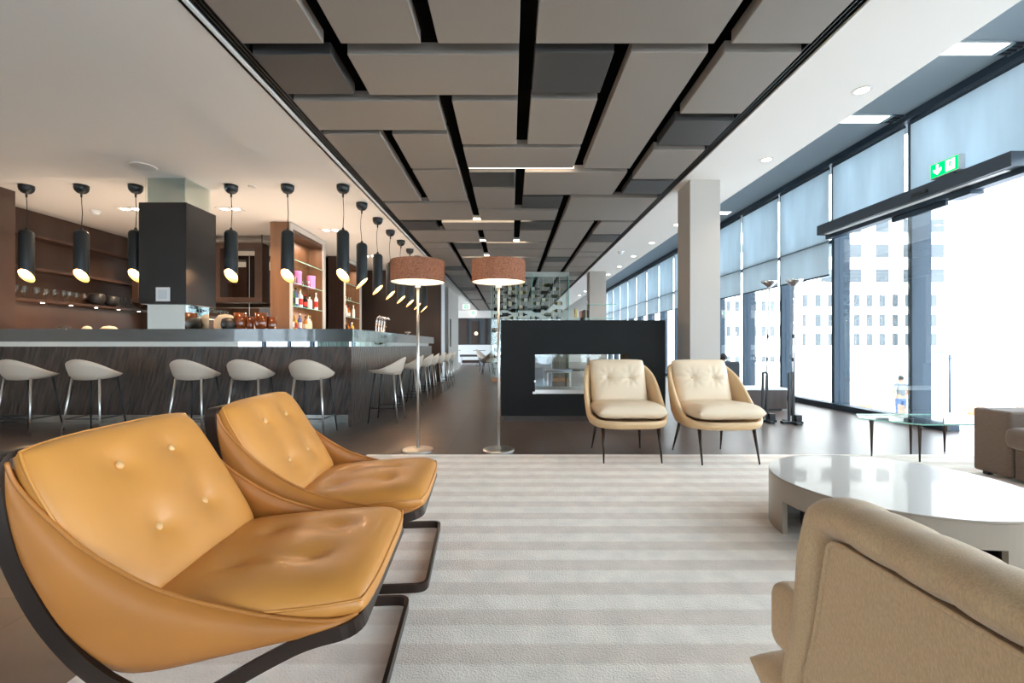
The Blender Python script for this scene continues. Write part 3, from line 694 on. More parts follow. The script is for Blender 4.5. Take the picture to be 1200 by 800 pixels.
BC = {'clear': rgb(225, 228, 225), 'amber': rgb(190, 110, 40), 'green': rgb(70, 120, 60), 'dark': rgb(40, 32, 28), 'blue': rgb(90, 110, 170), 'white': rgb(240, 238, 232), 'golden': rgb(214, 170, 80)}
CC = {'red': rgb(200, 40, 30), 'black': rgb(20, 20, 20), 'white': rgb(235, 235, 235), 'gold': rgb(200, 160, 80)}
BM = {k: mat('bottle_'+k, v, .12, coat=.5) for k, v in BC.items()}; CM = {k: mat('cap_'+k, v, .35) for k, v in CC.items()}
LM = {k: mat('label_'+k, v, .6) for k, v in {'white': rgb(236, 232, 224), 'cream': rgb(230, 214, 180), 'black': rgb(30, 30, 30), 'red': rgb(190, 50, 40)}.items()}
bproto = {}
def bottle(x, y, z, kind, cap, lb, r, h, lab, grp):
    key = (kind, cap, lb, round(r, 3), round(h, 3))
    if key in bproto: return dup(bproto[key], (x, y, z), label=lab, group=grp)
    t = thing('liquor_bottle', lab, 'bottle', (x, y, z), 0, grp)
    bm = bmesh.new(); lathe(bm, [(r*.9, 0), (r, .01), (r, h*.6), (r*.85, h*.67), (r*.36, h*.76), (r*.34, h*.93)], seg=16); obj('glass_body', bm, BM[kind], t, True, world=False)
    bm = bmesh.new(); lathe(bm, [(r*.42, h*.91), (r*.42, h)], seg=14); obj('cap', bm, CM[cap], t, world=False)
    bm = bmesh.new(); lathe(bm, [(r*1.015, h*.15), (r*1.015, h*.48)], seg=16, cap=False); obj('paper_label', bm, LM[lb], t, True, world=False)
    bproto[key] = t; return t
random.seed(11)
for (xc, y0, y1, z, nb, sname, cn) in ((-3.80, 7.72, 8.72, 1.676, 8, 'upper', 'nearer'), (-3.80, 7.72, 8.72, 1.27, 9, 'lower', 'nearer'),
                                    (-3.98, 10.6, 11.45, 1.676, 5, 'upper', 'farther'), (-3.98, 10.6, 11.45, 1.27, 6, 'lower', 'farther')):
    for i in range(nb):
        kd = random.choice(['clear', 'amber', 'green', 'dark', 'blue', 'white', 'golden', 'clear', 'white', 'clear']); cp = random.choice(list(CC)); lb = random.choice(['white', 'cream', 'white', 'red', 'black'])
        y = y0+(y1-y0)*i/(nb-1)
        bottle(xc+random.uniform(-.05, .07), y, z, kd, cp, lb, random.choice((.036, .042, .047)), random.choice((.26, .30, .33)),
               '%s bottle with %s cap, %s from the near end, %s bottle shelf, %s cabinet' % (kd, cp, ORD[i], sname, cn), 'bottles on the %s shelf of the %s cabinet' % (sname, cn))
for i, (y, lab) in enumerate(((8.05, 'pink gift tube at the near end of the glass shelf in the nearer bottle cabinet'), (8.62, 'pink gift tube farther along the glass shelf in the nearer bottle cabinet'))):
    t = thing('gift_tube', lab, 'tube box', (-3.78, y, 2.07), 0, 'pink gift tubes')
    bm = bmesh.new(); lathe(bm, [(.075, 0), (.075, .2)], seg=24); obj('tube_body', bm, 'pink', t, world=False)
    bm = bmesh.new(); lathe(bm, [(.078, .2), (.078, .235), (.07, .24)], seg=24); obj('lid', bm, 'pink', t, world=False)
def tumbler(x, y, z, lab, grp, r=.035, h=.11):
    bm = bmesh.new(); lathe(bm, [(.001, 0), (r*.85, 0), (r, h), (r*.93, h), (r*.8, .01), (.001, .01)], seg=18, cap=False)
    o = obj('tumbler', bm, 'glass_g', smooth=True); o.location = (x, y, z); tag(o, lab, 'glass', grp); return o
tb = None
for i in range(4):
    lab = 'clear tumbler beside the pink gift tubes on the cabinet shelf'
    if tb is None: tb = tumbler(-3.78, 7.75, 2.07, lab, 'tumblers beside the gift tubes')
    else: dup(tb, (-3.78+.06*(i % 2), (7.75, 7.86, 8.28, 8.38)[i], 2.07), label=lab)
for i in range(5):
    dup(tb, (-3.97, 10.62+.17*i, 2.07), label='clear tumbler in the row on the farther bottle cabinet', group='tumblers in the farther cabinet')
# amber jars and clutter on the bar
t0 = None
for i, (px, Y, sc) in enumerate(((281.5, 6.18, 1), (294, 6.24, .8), (306, 6.16, 1), (318, 6.24, .8))):
    x = (px-598.5)*Y/533.3
    lab = ['large amber glass jar on the bar, leftmost of four', 'small amber glass jar on the bar between the two large ones', 'large amber glass jar on the bar under the hanging frame, right of the small one', 'small amber glass jar on the bar next to the tan cabinet'][i]
    if t0 is None:
        t0 = thing('amber_jar', lab, 'jar', (x, Y, 1.2), 0, 'amber jars on the bar')
        bm = bmesh.new(); lathe(bm, [(.05, 0), (.06, .01), (.075, .07), (.082, .24), (.078, .24), (.07, .07), (.001, .06)], seg=28, cap=False); obj('vessel', bm, 'amber', t0, True, world=False)
        bm = bmesh.new(); lathe(bm, [(.055, 0), (.062, .008), (.062, .03), (.05, .035)], seg=28); obj('foot', bm, 'chrome', t0, world=False)
    else: d = dup(t0, (x, Y, 1.2), label=lab); d.scale = (sc,)*3
bm = bmesh.new(); lathe(bm, [(.001, 0), (.10, 0), (.12, .05), (.115, .14), (.07, .20), (.001, .22)], seg=26, cap=False)
o = obj('napkin_pile', bm, M['cream'], smooth=True); o.location = (-3.96+.06, 6.22, 1.2); o.scale = (1.3, .6, 1.05); tag(o, 'cream cloth bundle on the bar behind the column', 'cloth')
bm = bmesh.new(); lathe(bm, [(.001, 0), (.07, 0), (.095, .07), (.08, .15), (.04, .17), (.001, .17)], seg=26, cap=False)
o = obj('coffee_pot', bm, M['bowl'], smooth=True); o.location = (-3.78, 6.10, 1.2); tag(o, 'round black pot on the bar between cloth bundle and amber jars', 'pot')
for px, lab in ((128, 'shallow upturned cream bowl on the bar left of the column'), (102, 'small cream bowl on the bar farther left of the column'), (75, 'wide shallow glass bowl on the bar near the left edge')):
    Y = 6.1; x = (px-598.5)*Y/533.3; r = .10 if px != 102 else .06
    bm = bmesh.new(); lathe(bm, [(r, 0), (r*.95, .02), (r*.6, .05), (.001, .062)], seg=26); o = obj('bowl', bm, M['cream'] if px != 75 else M['glass_g'], smooth=True); o.location = (x, Y, 1.2); tag(o, lab, 'bowl')
# beer taps
t = thing('tap_stand', 'chrome beer tap stand with curved levers on the side bar', 'beer tap', (-2.42, 8.5, 1.2))
for i in range(4):
    y = 8.22+i*.17
    obj('tap_column', tube(bmesh.new(), [(-2.42, y, 1.2), (-2.42, y, 1.44), (-2.40, y, 1.50), (-2.36, y, 1.52), (-2.32, y, 1.49)], [.02, .02, .02, .018, .014]), 'chrome', t, True)
obj('drip_tray', BX(-2.52, -2.26, 8.12, 8.86, 1.2, 1.215, .003), 'chrome', t)
obj('crossbar', tube(bmesh.new(), [(-2.42, 8.15, 1.36), (-2.42, 8.82, 1.36)], .012), 'copper', t, True)
t = thing('fruit_dish', 'small round steel dish on the far end of the side bar', 'dish', (-2.25, 9.95, 1.2))
bm = bmesh.new(); lathe(bm, [(.03, 0), (.03, .01), (.01, .015), (.01, .05), (.07, .08), (.075, .09), (.001, .07)], seg=24, cap=False); obj('dish', bm, 'chrome', t, True, world=False)

# ---------------------------------------------------------------- pendants
def make_pendant(lab):
    t = thing('pendant_lamp', lab, 'pendant lamp', (0, 0, 0), 0, 'black tube pendants over the bar')
    bm = bmesh.new(); lathe(bm, [(.080, 0), (.080, -.035), (.072, -.068), (.048, -.096), (.02, -.108), (.001, -.109)], seg=28); obj('ceiling_canopy', bm, 'lampblack', t, True, world=False)
    bm = bmesh.new(); lathe(bm, [(.011, -.105), (.011, -.15), (.004, -.155)], seg=10); obj('cord_grip', bm, 'cord', t, world=False)
    obj('cord', tube(bmesh.new(), [(0, 0, -.14), (.012, .004, -.24), (.016, .0, -.36), (.004, 0, -.50), (0, 0, -.58)], .0045, 8), 'cord', t, True, world=False)
    zt, r = -.575, .078; cutc = -1.165; tilt = 1.0
    seg = 32; prof = [(.012, zt+.03), (.02, zt), (.05, zt-.006), (.069, zt-.022), (r, zt-.05)]
    rings = [[(q*math.cos(2*PI*i/seg), q*math.sin(2*PI*i/seg), z) for i in range(seg)] for q, z in prof]
    def cut(rad, i, dz=0): a = 2*PI*i/seg; return (rad*math.cos(a), rad*math.sin(a), cutc-tilt*rad*math.cos(a)*1.0+dz)
    rings.append([cut(r, i) for i in range(seg)])
    bm = loft(bmesh.new(), rings, True, True, False); obj('tube_body', bm, 'lampblack', t, True, world=False)
    bm = loft(bmesh.new(), [[cut(r, i, 0) for i in range(seg)], [cut(r*.965, i, 0) for i in range(seg)], [cut(r*.95, i, .10) for i in range(seg)], [(.05*math.cos(2*PI*i/seg), .05*math.sin(2*PI*i/seg), cutc+.18) for i in range(seg)]], True, False, True)
    obj('reflector', bm, 'liner', t, True, world=False)
    bm = bmesh.new(); bmesh.ops.create_uvsphere(bm, u_segments=16, v_segments=10, radius=.036, matrix=Matrix.Translation((-.0, 0, cutc+.10))); obj('bulb', bm, 'bulbwarm', t, True, world=False)
    light('POINT', (-.01, 0, cutc+.05), 4.5, (1, .72, .42), .035, parent=t).location = (-.0, 0, cutc+.045)
    return t
pf = [31, 95.5, 159, 271, 337, 402]
pl = ['leftmost black tube pendant over the front of the bar', 'black tube pendant second from the left over the bar', 'black tube pendant partly hidden by the left side of the graphite column', 'black tube pendant just right of the graphite column',
      'black tube pendant in front of the tan bottle cabinet', 'black tube pendant over the outer corner of the bar']
pend = None
for i, px in enumerate(pf):
    x = (px-598.5)*5.87/533.3
    if pend is None: pend = make_pendant(pl[i]); pend.location = (x, 5.87, CZ); pend.rotation_euler = (0, 0, math.atan2(5.87, x)-R(34))
    else: dup(pend, (x, 5.87, CZ), math.atan2(5.87, x)-R(34+random.uniform(-4, 4)), pl[i])
for i in range(7):
    y = 6.60+.785*i
    dup(pend, (-2.16, y, CZ), R(180+random.uniform(-4, 4)), 'black tube pendant over the side bar, %s back from the corner pendant' % ORD[i])

# ---------------------------------------------------------------- bar stools (local: faces +y)
def make_stool(lab):
    t = thing('bar_stool', lab, 'bar stool', (0, 0, 0), 0, 'low-backed bar stools')
    N = 48
    def rim(i, k=1.0):
        a = 2*PI*i/N; c, s = math.cos(a), math.sin(a)      # s=-1 is the rear
        b = .5-.5*s                                          # 0 front .. 1 rear
        z = .672+.172*(max(0, b-.12)/.88)**1.8
        x = .228*c*(1+.05*b); y = .215*s*(1.16 if s > 0 else 1.0)
        return x*k, y*k, z, b
    rings = []
    for k, dz in ((.25, 0), (.62, 0), (.80, .02), (.93, .30), (1.0, .75), (1.02, 1.0)):
        ring = []
        for i in range(N):
            x, y, z, b = rim(i, k); zb = .612+.035*(1-b)
            zz = zb+(z-zb)*dz; ring.append((x, y-.025*b*dz, zz))
        rings.append(ring)
    for k, dz in ((.985, 1.02), (.94, .80), (.84, .30), (.72, .10), (.35, .06)):
        ring = []
        for i in range(N):
            x, y, z, b = rim(i, k); zb = .655
            zz = zb+(z-zb)*dz if dz > .12 else .652+dz*.05; ring.append((x, y-.025*b*min(1, dz), zz))
        rings.append(ring)
    o = obj('seat_shell', loft(bmesh.new(), rings, True, True, True), 'stool', t, True, world=False)
    for sx in (-1, 1):
        for sy in (-1, 1):
            obj('leg', tube(bmesh.new(), [(sx*.145, sy*.12, .635), (sx*.205, sy*.19, 0)], [.013, .008], 10), 'satin' if sy < 0 else 'blackmetal', t, True, world=False)
    f = .19
    def lp(sx, sy, z): q = 1-z/.635; return (sx*(.145+.06*q), sy*(.12+.07*q), z)
    bm = bmesh.new()
    for a, b in (((-1, -1), (1, -1)), ((1, -1), (1, 1)), ((1, 1), (-1, 1)), ((-1, 1), (-1, -1))): tube(bm, [lp(*a, f), lp(*b, f)], .006, 8)
    obj('footrest', bm, 'blackmetal', t, True, world=False)
    return t
sl = ['pale greige bar stool cut by the left edge of the frame', 'pale greige bar stool second from left along the bar front', 'pale greige bar stool under the column, third along the bar front', 'pale greige bar stool fourth from left along the bar front', 'pale greige bar stool at the right end of the bar front, near the corner']
stool = None
for i, x in enumerate((-5.47, -4.72, -3.57, -2.94, -2.25)):
    if stool is None: stool = make_stool(sl[i]); stool.location = (x, 5.17, 0)
    else: dup(stool, (x, 5.17, 0), R(random.uniform(-3, 3)), sl[i])
for i, y in enumerate((6.05, 7.3, 8.2, 8.9, 9.8, 10.7, 11.6)):
    dup(stool, (-1.64, y, 0), R(90+random.uniform(-3, 3)), 'pale greige bar stool facing the side of the bar, %s from the corner' % ORD[i])

# ---------------------------------------------------------------- floor lamps
def floor_lamp(x, y, lab):
    t = thing('floor_lamp', lab, 'floor lamp', (x, y, 0), 0, 'brown drum-shade floor lamps')
    bm = bmesh.new(); lathe(bm, [(.15, 0), (.15, .008), (.14, .016), (.03, .022), (.016, .03)], seg=40); obj('base', bm, 'satin', t, world=False)
    bm = bmesh.new(); lathe(bm, [(.0135, .02), (.0135, 1.55)], seg=16); obj('pole', bm, 'satin', t, True, world=False)
    bm = bmesh.new(); lathe(bm, [(.026, 1.55), (.026, 1.60), (.018, 1.605), (.018, 1.66)], seg=16); obj('lamp_holder', bm, 'socket', t, world=False)
    bm = bmesh.new(); lathe(bm, [(.255, 1.60), (.255, 1.80)], seg=64, cap=False); obj('lamp_shade', bm, 'shade', t, True, world=False)
    bm = bmesh.new(); lathe(bm, [(.2515, 1.60), (.2515, 1.80)], seg=64, cap=False); obj('shade_liner', bm, M['liner_w'], t, True, world=False)
    bm = bmesh.new(); lathe(bm, [(.249, 1.605), (.02, 1.603)], seg=48, cap=False); obj('diffuser', bm, M['lampdiff'], t, world=False)
    light('POINT', (x, y, 1.70), 5.5, (1, .80, .55), .06, parent=t)
    bm = bmesh.new(); bmesh.ops.create_uvsphere(bm, u_segments=16, v_segments=10, radius=.035, matrix=Matrix.Translation((0, 0, 1.70))); obj('bulb', bm, M['bulbw2'], t, True, world=False)
    return t
M['liner_w'] = cloth_translucent('shade_lining', (.85, .80, .72, 1), .6)
M['lampdiff'] = cloth_translucent('lamp_acrylic', (.95, .92, .86, 1), .85)
M['bulbw2'] = emis('floor_lamp_bulb', (1, .8, .55, 1), 25)
floor_lamp(-.885, 4.34, 'left drum-shade floor lamp on a slim satin pole at the rug edge')
floor_lamp(-.115, 4.34, 'right drum-shade floor lamp beside the dark fireplace wall')

# ---------------------------------------------------------------- fireplace block
t = thing('fireplace', 'dark graphite free-standing fireplace block with see-through glazed opening', 'fireplace', (.95, 6.25, 0))
x0, x1, y0, y1, zt, zb = -.13, 2.04, 6.0, 6.5, 1.332, .07
ox0, ox1, oz0, oz1 = .32, 1.56, .36, .88
obj('surround', join(BX(x0, ox0, y0, y1, zb, zt), BX(ox1, x1, y0, y1, zb, zt), BX(ox0, ox1, y0, y1, oz1, zt), BX(ox0, ox1, y0, y1, zb, oz0)), 'fire_clad', t)
obj('plinth', BX(x0+.03, x1-.03, y0+.03, y1-.03, 0, zb), 'panelwall', t)
obj('burner_tray', BX(ox0, ox1, y0+.01, y1-.01, oz0, oz0+.055, .002, 1), 'satin', t)
g = obj('glass_pane', BX(ox0, ox1, y0+.006, y0+.012, oz0+.055, oz1), 'glass', t)
obj('glass_pane', BX(ox0, ox1, y1-.012, y1-.006, oz0+.055, oz1), 'glass', t)
obj('door_clip', join(BX(ox0-.03, ox0+.01, y0-.012, y0, oz0+.0, oz0+.03), BX(ox0-.01, ox0+.01, y0-.012, y0, oz0+.15, oz0+.18)), 'satin', t)
bm = bmesh.new(); lathe(bm, [(.03, 0), (.04, .03), (.02, .05)], seg=16); o = obj('stone_ornament', bm, 'bowl', smooth=True); o.location = (.98, 6.2, 1.332); tag(o, 'small dark ornament on top of the fireplace block', 'ornament')

# wine display case behind
t = thing('wine_display', 'tall green-edged glass wine display case behind the fireplace block', 'wine case', (.5, 13.0, 0))
wx0, wx1, wy0, wy1 = -.54, 1.62, 12.6, 13.3
for nm, q in (('glass_front', (wx0, wx1, wy0, wy0+.012, .1, 3.0)), ('glass_back', (wx0, wx1, wy1-.012, wy1, .1, 3.0)), ('glass_side', (wx0, wx0+.012, wy0+.012, wy1-.012, .1, 3.0)), ('glass_side', (wx1-.012, wx1, wy0+.012, wy1-.012, .1, 3.0))):
    obj(nm, BX(*q), 'glass_g', t)
bm = bmesh.new()
for x in (wx0, wx0+.22, wx1-.012, .15, .59): box(bm, x-.006, x+.012, wy0-.004, wy0, .1, 3.0)
obj('glass_edge', bm, 'edge', t)
obj('base', BX(wx0, wx1, wy0, wy1, 0, .1, .004), 'copper', t)
obj('top_frame', BX(wx0, wx1, wy0, wy1, 3.0, 3.03, .004), 'satin', t)
wcols = [(-.32, 'outermost'), (-.10, 'second'), (.05, 'third'), (.36, 'fourth'), (.70, 'fifth'), (1.0, 'sixth'), (1.30, 'rightmost')]
bm = bmesh.new()
for x, _ in wcols:
    for dx in (-.09, .09): tube(bm, [(x+dx, 12.93, .1), (x+dx, 12.93, 3.0)], .006, 8)
obj('rack_rod', bm, 'satin', t)
wb = None
WB = {'green': mat('wine_green', rgb(70, 84, 40), .12, coat=.5), 'black': mat('wine_black', rgb(26, 26, 32), .12, coat=.5)}
wproto = {}
def wine(x, y, z, kd, lb, lab, flip):
    key = (kd, lb)
    if key in wproto: d = dup(wproto[key], (x, y, z), 0 if not flip else PI, lab); return
    t = thing('wine_bottle', lab, 'bottle', (x, y, z), 0 if not flip else PI, 'wine bottles lying in the glass case')
    rot = Matrix.Rotation(R(90), 4, 'Y') @ Matrix.Translation((0, 0, -.15))
    bm = lathe(bmesh.new(), [(.046, 0), (.05, .01), (.05, .16), (.04, .185), (.019, .21), (.018, .25)], seg=16); obj('glass_body', xform(bm, rot), WB[kd], t, True, world=False)
    bm = lathe(bmesh.new(), [(.021, .22), (.021, .262)], seg=12); obj('capsule', xform(bm, rot), CM['gold' if kd == 'green' else 'black'], t, True, world=False)
    bm = lathe(bmesh.new(), [(.0507, .03), (.0507, .13)], seg=16, cap=False); obj('paper_label', xform(bm, rot), LM[lb], t, True, world=False)
    wproto[key] = t
random.seed(5)
for ci, (x, cn) in enumerate(wcols):
    zz = [.5+.19*k for k in range(13)] if ci == 0 else [1.77+.207*k+(.10 if ci % 2 else 0) for k in range(6 if ci < 4 else 5)]
    if ci in (1, 2): zz = zz[:6]
    for k, z in enumerate(sorted(zz, reverse=True)):
        if z > 2.92: continue
        kd = 'green' if (ci >= 5 and random.random() < .75) or random.random() < .2 else 'black'
        wine(x, 12.88, z, kd, random.choice(['white', 'white', 'cream', 'black']), '%s wine bottle lying in the %s column of the glass case, %s from top' % (kd, cn, ORD[k]), random.random() < .3)
# glass shelf unit right of it with books
t = thing('glass_shelving', 'open glass shelving with two green-edged shelves left of the far pillar', 'shelving', (2.1, 11.2, 0))
for z in (1.66, 2.0):
    xa = 1.5 if z < 1.8 else 1.87
    s_ = obj('glass_shelf', BX(xa, 2.55, 11.0, 11.3, z-.012, z, .001, 1), 'glass_g', t); obj('shelf_edge', BX(xa, 2.55, 10.996, 11.0, z-.014, z+.002), 'edge', s_)
for x in (1.89, 2.53): obj('post', tube(bmesh.new(), [(x, 11.28, 0), (x, 11.28, 2.1)], .008), 'satin', t, True)
bc = [('yellow', rgb(214, 196, 120), .05, .23), ('white', rgb(226, 226, 220), .04, .18), ('grey', rgb(150, 150, 150), .035, .17), ('orange', rgb(200, 110, 60), .03, .17), ('brown', rgb(110, 84, 66), .04, .18), ('charcoal', rgb(50, 50, 52), .04, .2), ('tan', rgb(170, 150, 120), .03, .19), ('black', rgb(20, 20, 22), .04, .2)]
x = 1.56
for nm, c, wd, h in bc:
    o = thing('book', '%s book standing in the row on the lower glass shelf' % nm, 'book', (x+wd/2, 11.12, 1.66), 0, 'books on the glass shelf')
    mt = mat('book_'+nm, c, .6)
    obj('cover', join(BX(x, x+.003, 11.04, 11.2, 1.66, 1.66+h), BX(x+wd-.003, x+wd, 11.04, 11.2, 1.66, 1.66+h), BX(x, x+wd, 11.037, 11.04, 1.66, 1.66+h)), mt, o)
    obj('pages', BX(x+.003, x+wd-.003, 11.04, 11.195, 1.665, 1.655+h), 'white', o); x += wd+.004

# ---------------------------------------------------------------- lounge seen through the fire opening
def club_chair(x, y, rz, lab, m='steelblue', w=.75, d=.75, back=.78, arm=.6):
    t = thing('club_chair', lab, 'armchair', (x, y, 0), rz)
    obj('seat_base', BX(-w/2+.1, w/2-.1, -d/2, d/2-.12, .1, .3, .02), m, t, world=False)
    obj('seat_cushion', xform(cushion(w-.2, d-.12, .14, N=16), Matrix.Translation((0, -.06, .37))), m, t, True, world=False)
    obj('backrest', BX(-w/2, w/2, d/2-.14, d/2, .08, back, .04, 3), m, t, world=False)
    for s in (-1, 1): obj('armrest', BX(min(s*w/2, s*(w/2-.1)), max(s*w/2, s*(w/2-.1)), -d/2, d/2-.14, .08, arm, .03, 3), m, t, world=False)
    for sx in (-1, 1):
        for sy in (-1, 1): obj('leg', tube(bmesh.new(), [(sx*(w/2-.06), sy*(d/2-.07), .1), (sx*(w/2-.06), sy*(d/2-.07), 0)], .015, 8), 'blackmetal', t, world=False)
    return t
club_chair(.50, 9.9, R(180), 'blue-grey club chair seen through the fireplace opening, rear one', back=.80)
club_chair(.22, 8.45, R(90), 'blue-grey club chair with lower arm at the left of the fireplace opening', back=.72, arm=.62)
t = thing('side_table', 'round side table with white square-section frame seen through the fireplace', 'table', (.88, 8.3, 0))
bm = bmesh.new(); lathe(bm, [(.24, .53), (.24, .56)], .88, 8.3, 32); obj('table_top', bm, 'steelblue', t)
bm = bmesh.new(); box(bm, .66, .69, 8.28, 8.31, 0, .53); box(bm, 1.07, 1.10, 8.28, 8.31, 0, .53); box(bm, .66, 1.10, 8.28, 8.31, .50, .53); box(bm, .66, 1.10, 8.28, 8.31, 0, .02); obj('frame', bm, 'white', t)
t = thing('side_table', 'dark-legged low table beyond the white-framed one in the fireplace opening', 'table', (1.3, 9.1, 0))
bm = bmesh.new(); lathe(bm, [(.26, .50), (.26, .53)], 1.3, 9.1, 32); obj('table_top', bm, 'blackmetal', t)
for s in (-1, 1): obj('leg', join(BX(1.3+s*.2-.015, 1.3+s*.2+.015, 9.08, 9.12, .012, .5), BX(1.3+s*.2-.12, 1.3+s*.2+.12, 9.08, 9.12, .012, .03)), 'blackmetal', t)
o = obj('rug', BX(-.0, 2.0, 7.6, 10.4, 0, .012, .003), mat('pale_far_rug', rgb(222, 216, 208), .95)); tag(o, 'pale rug under the blue-grey seating behind the fireplace', 'rug')

# ---------------------------------------------------------------- far dining area
def shell_chair(x, y, rz, lab, first=None):
    if first is not None: return dup(first, (x, y, 0), rz, lab)
    t = thing('dining_chair', lab, 'chair', (x, y, 0), rz, 'beige shell dining chairs at the far end')
    N = 28; rings = []
    def rim(i, k):
        a = 2*PI*i/N; c, s = math.cos(a), math.sin(a); b = .5-.5*s
        return .27*c*k, .25*s*k, .45+.36*max(0, (b-.15)/.85)**1.3, b
    for k, dz in ((.4, 0), (.75, .02), (.93, .4), (1.02, 1)):
        rings.append([(lambda q: (q[0], q[1]-.05*q[3]*dz, .40+(q[2]-.40)*dz))(rim(i, k)) for i in range(N)])
    for k, dz in ((.97, 1), (.88, .4), (.6, .05)):
        rings.append([(lambda q: (q[0], q[1]-.05*q[3]*dz, .45+(q[2]-.45)*dz))(rim(i, k)) for i in range(N)])
    obj('seat_shell', loft(bmesh.new(), rings, True, True, True), 'stool', t, True, world=False)
    for sx in (-1, 1):
        for sy in (-1, 1): obj('leg', tube(bmesh.new(), [(sx*.14, sy*.13, .42), (sx*.2, sy*.2, 0)], [.012, .008], 8), 'frame', t, True, world=False)
    return t
dc = shell_chair(-.78, 15.6, R(100), 'beige shell dining chair nearest, beside the wine case')
shell_chair(-.92, 17.0, R(110), 'beige shell dining chair second in the row beyond the wine case', dc)
shell_chair(-.95, 18.4, R(95), 'beige shell dining chair third in the row beyond the wine case', dc)
shell_chair(-1.35, 21.5, R(250), 'beige shell dining chair by the low grey bench at the far end', dc)
def cafe_table(x, y, lab, z=.75, r=.32):
    t = thing('cafe_table', lab, 'table', (x, y, 0), 0)
    bm = bmesh.new(); lathe(bm, [(r, z-.02), (r, z)], seg=28); obj('table_top', bm, 'panel_dark', t, world=False)
    bm = bmesh.new(); lathe(bm, [(.22, 0), (.22, .012), (.025, .02), (.02, z-.02)], seg=20); obj('pedestal', bm, 'blackmetal', t, world=False)
cafe_table(-1.55, 22.6, 'small round cafe table at the far end right of the bench')
cafe_table(-2.95, 24.0, 'small round cafe table at the far end by the white wall')
cafe_table(-.55, 19.5, 'small round cafe table beside the row of shell chairs')
t = thing('bench', 'low grey bench with open frame in front of the far white wall', 'bench', (-2.2, 23.5, 0))
obj('seat_slab', BX(-2.6, -1.5, 23.2, 23.8, .42, .52, .01), 'panel_dark', t)
for x in (-2.55, -1.58): obj('leg', join(BX(x, x+.04, 23.22, 23.26, 0, .42), BX(x, x+.04, 23.74, 23.78, 0, .42)), 'greybox', t)
obj('under_shelf', BX(-2.5, -1.62, 23.3, 23.7, .10, .24), 'wood_dark', t)
t = thing('globe_pendant', 'small glowing globe pendant over the far end of the corridor', 'pendant lamp', (-1.9, 25.0, 1.6))
bm = bmesh.new(); bmesh.ops.create_uvsphere(bm, u_segments=16, v_segments=10, radius=.09, matrix=Matrix.Translation((-1.9, 25, 1.65))); obj('globe', bm, emis('globe_glow', (1, .62, .3, 1), 4), t, True)
obj('cord', tube(bmesh.new(), [(-1.9, 25, 1.73), (-1.9, 25, CZ)], .006), 'cord', t)

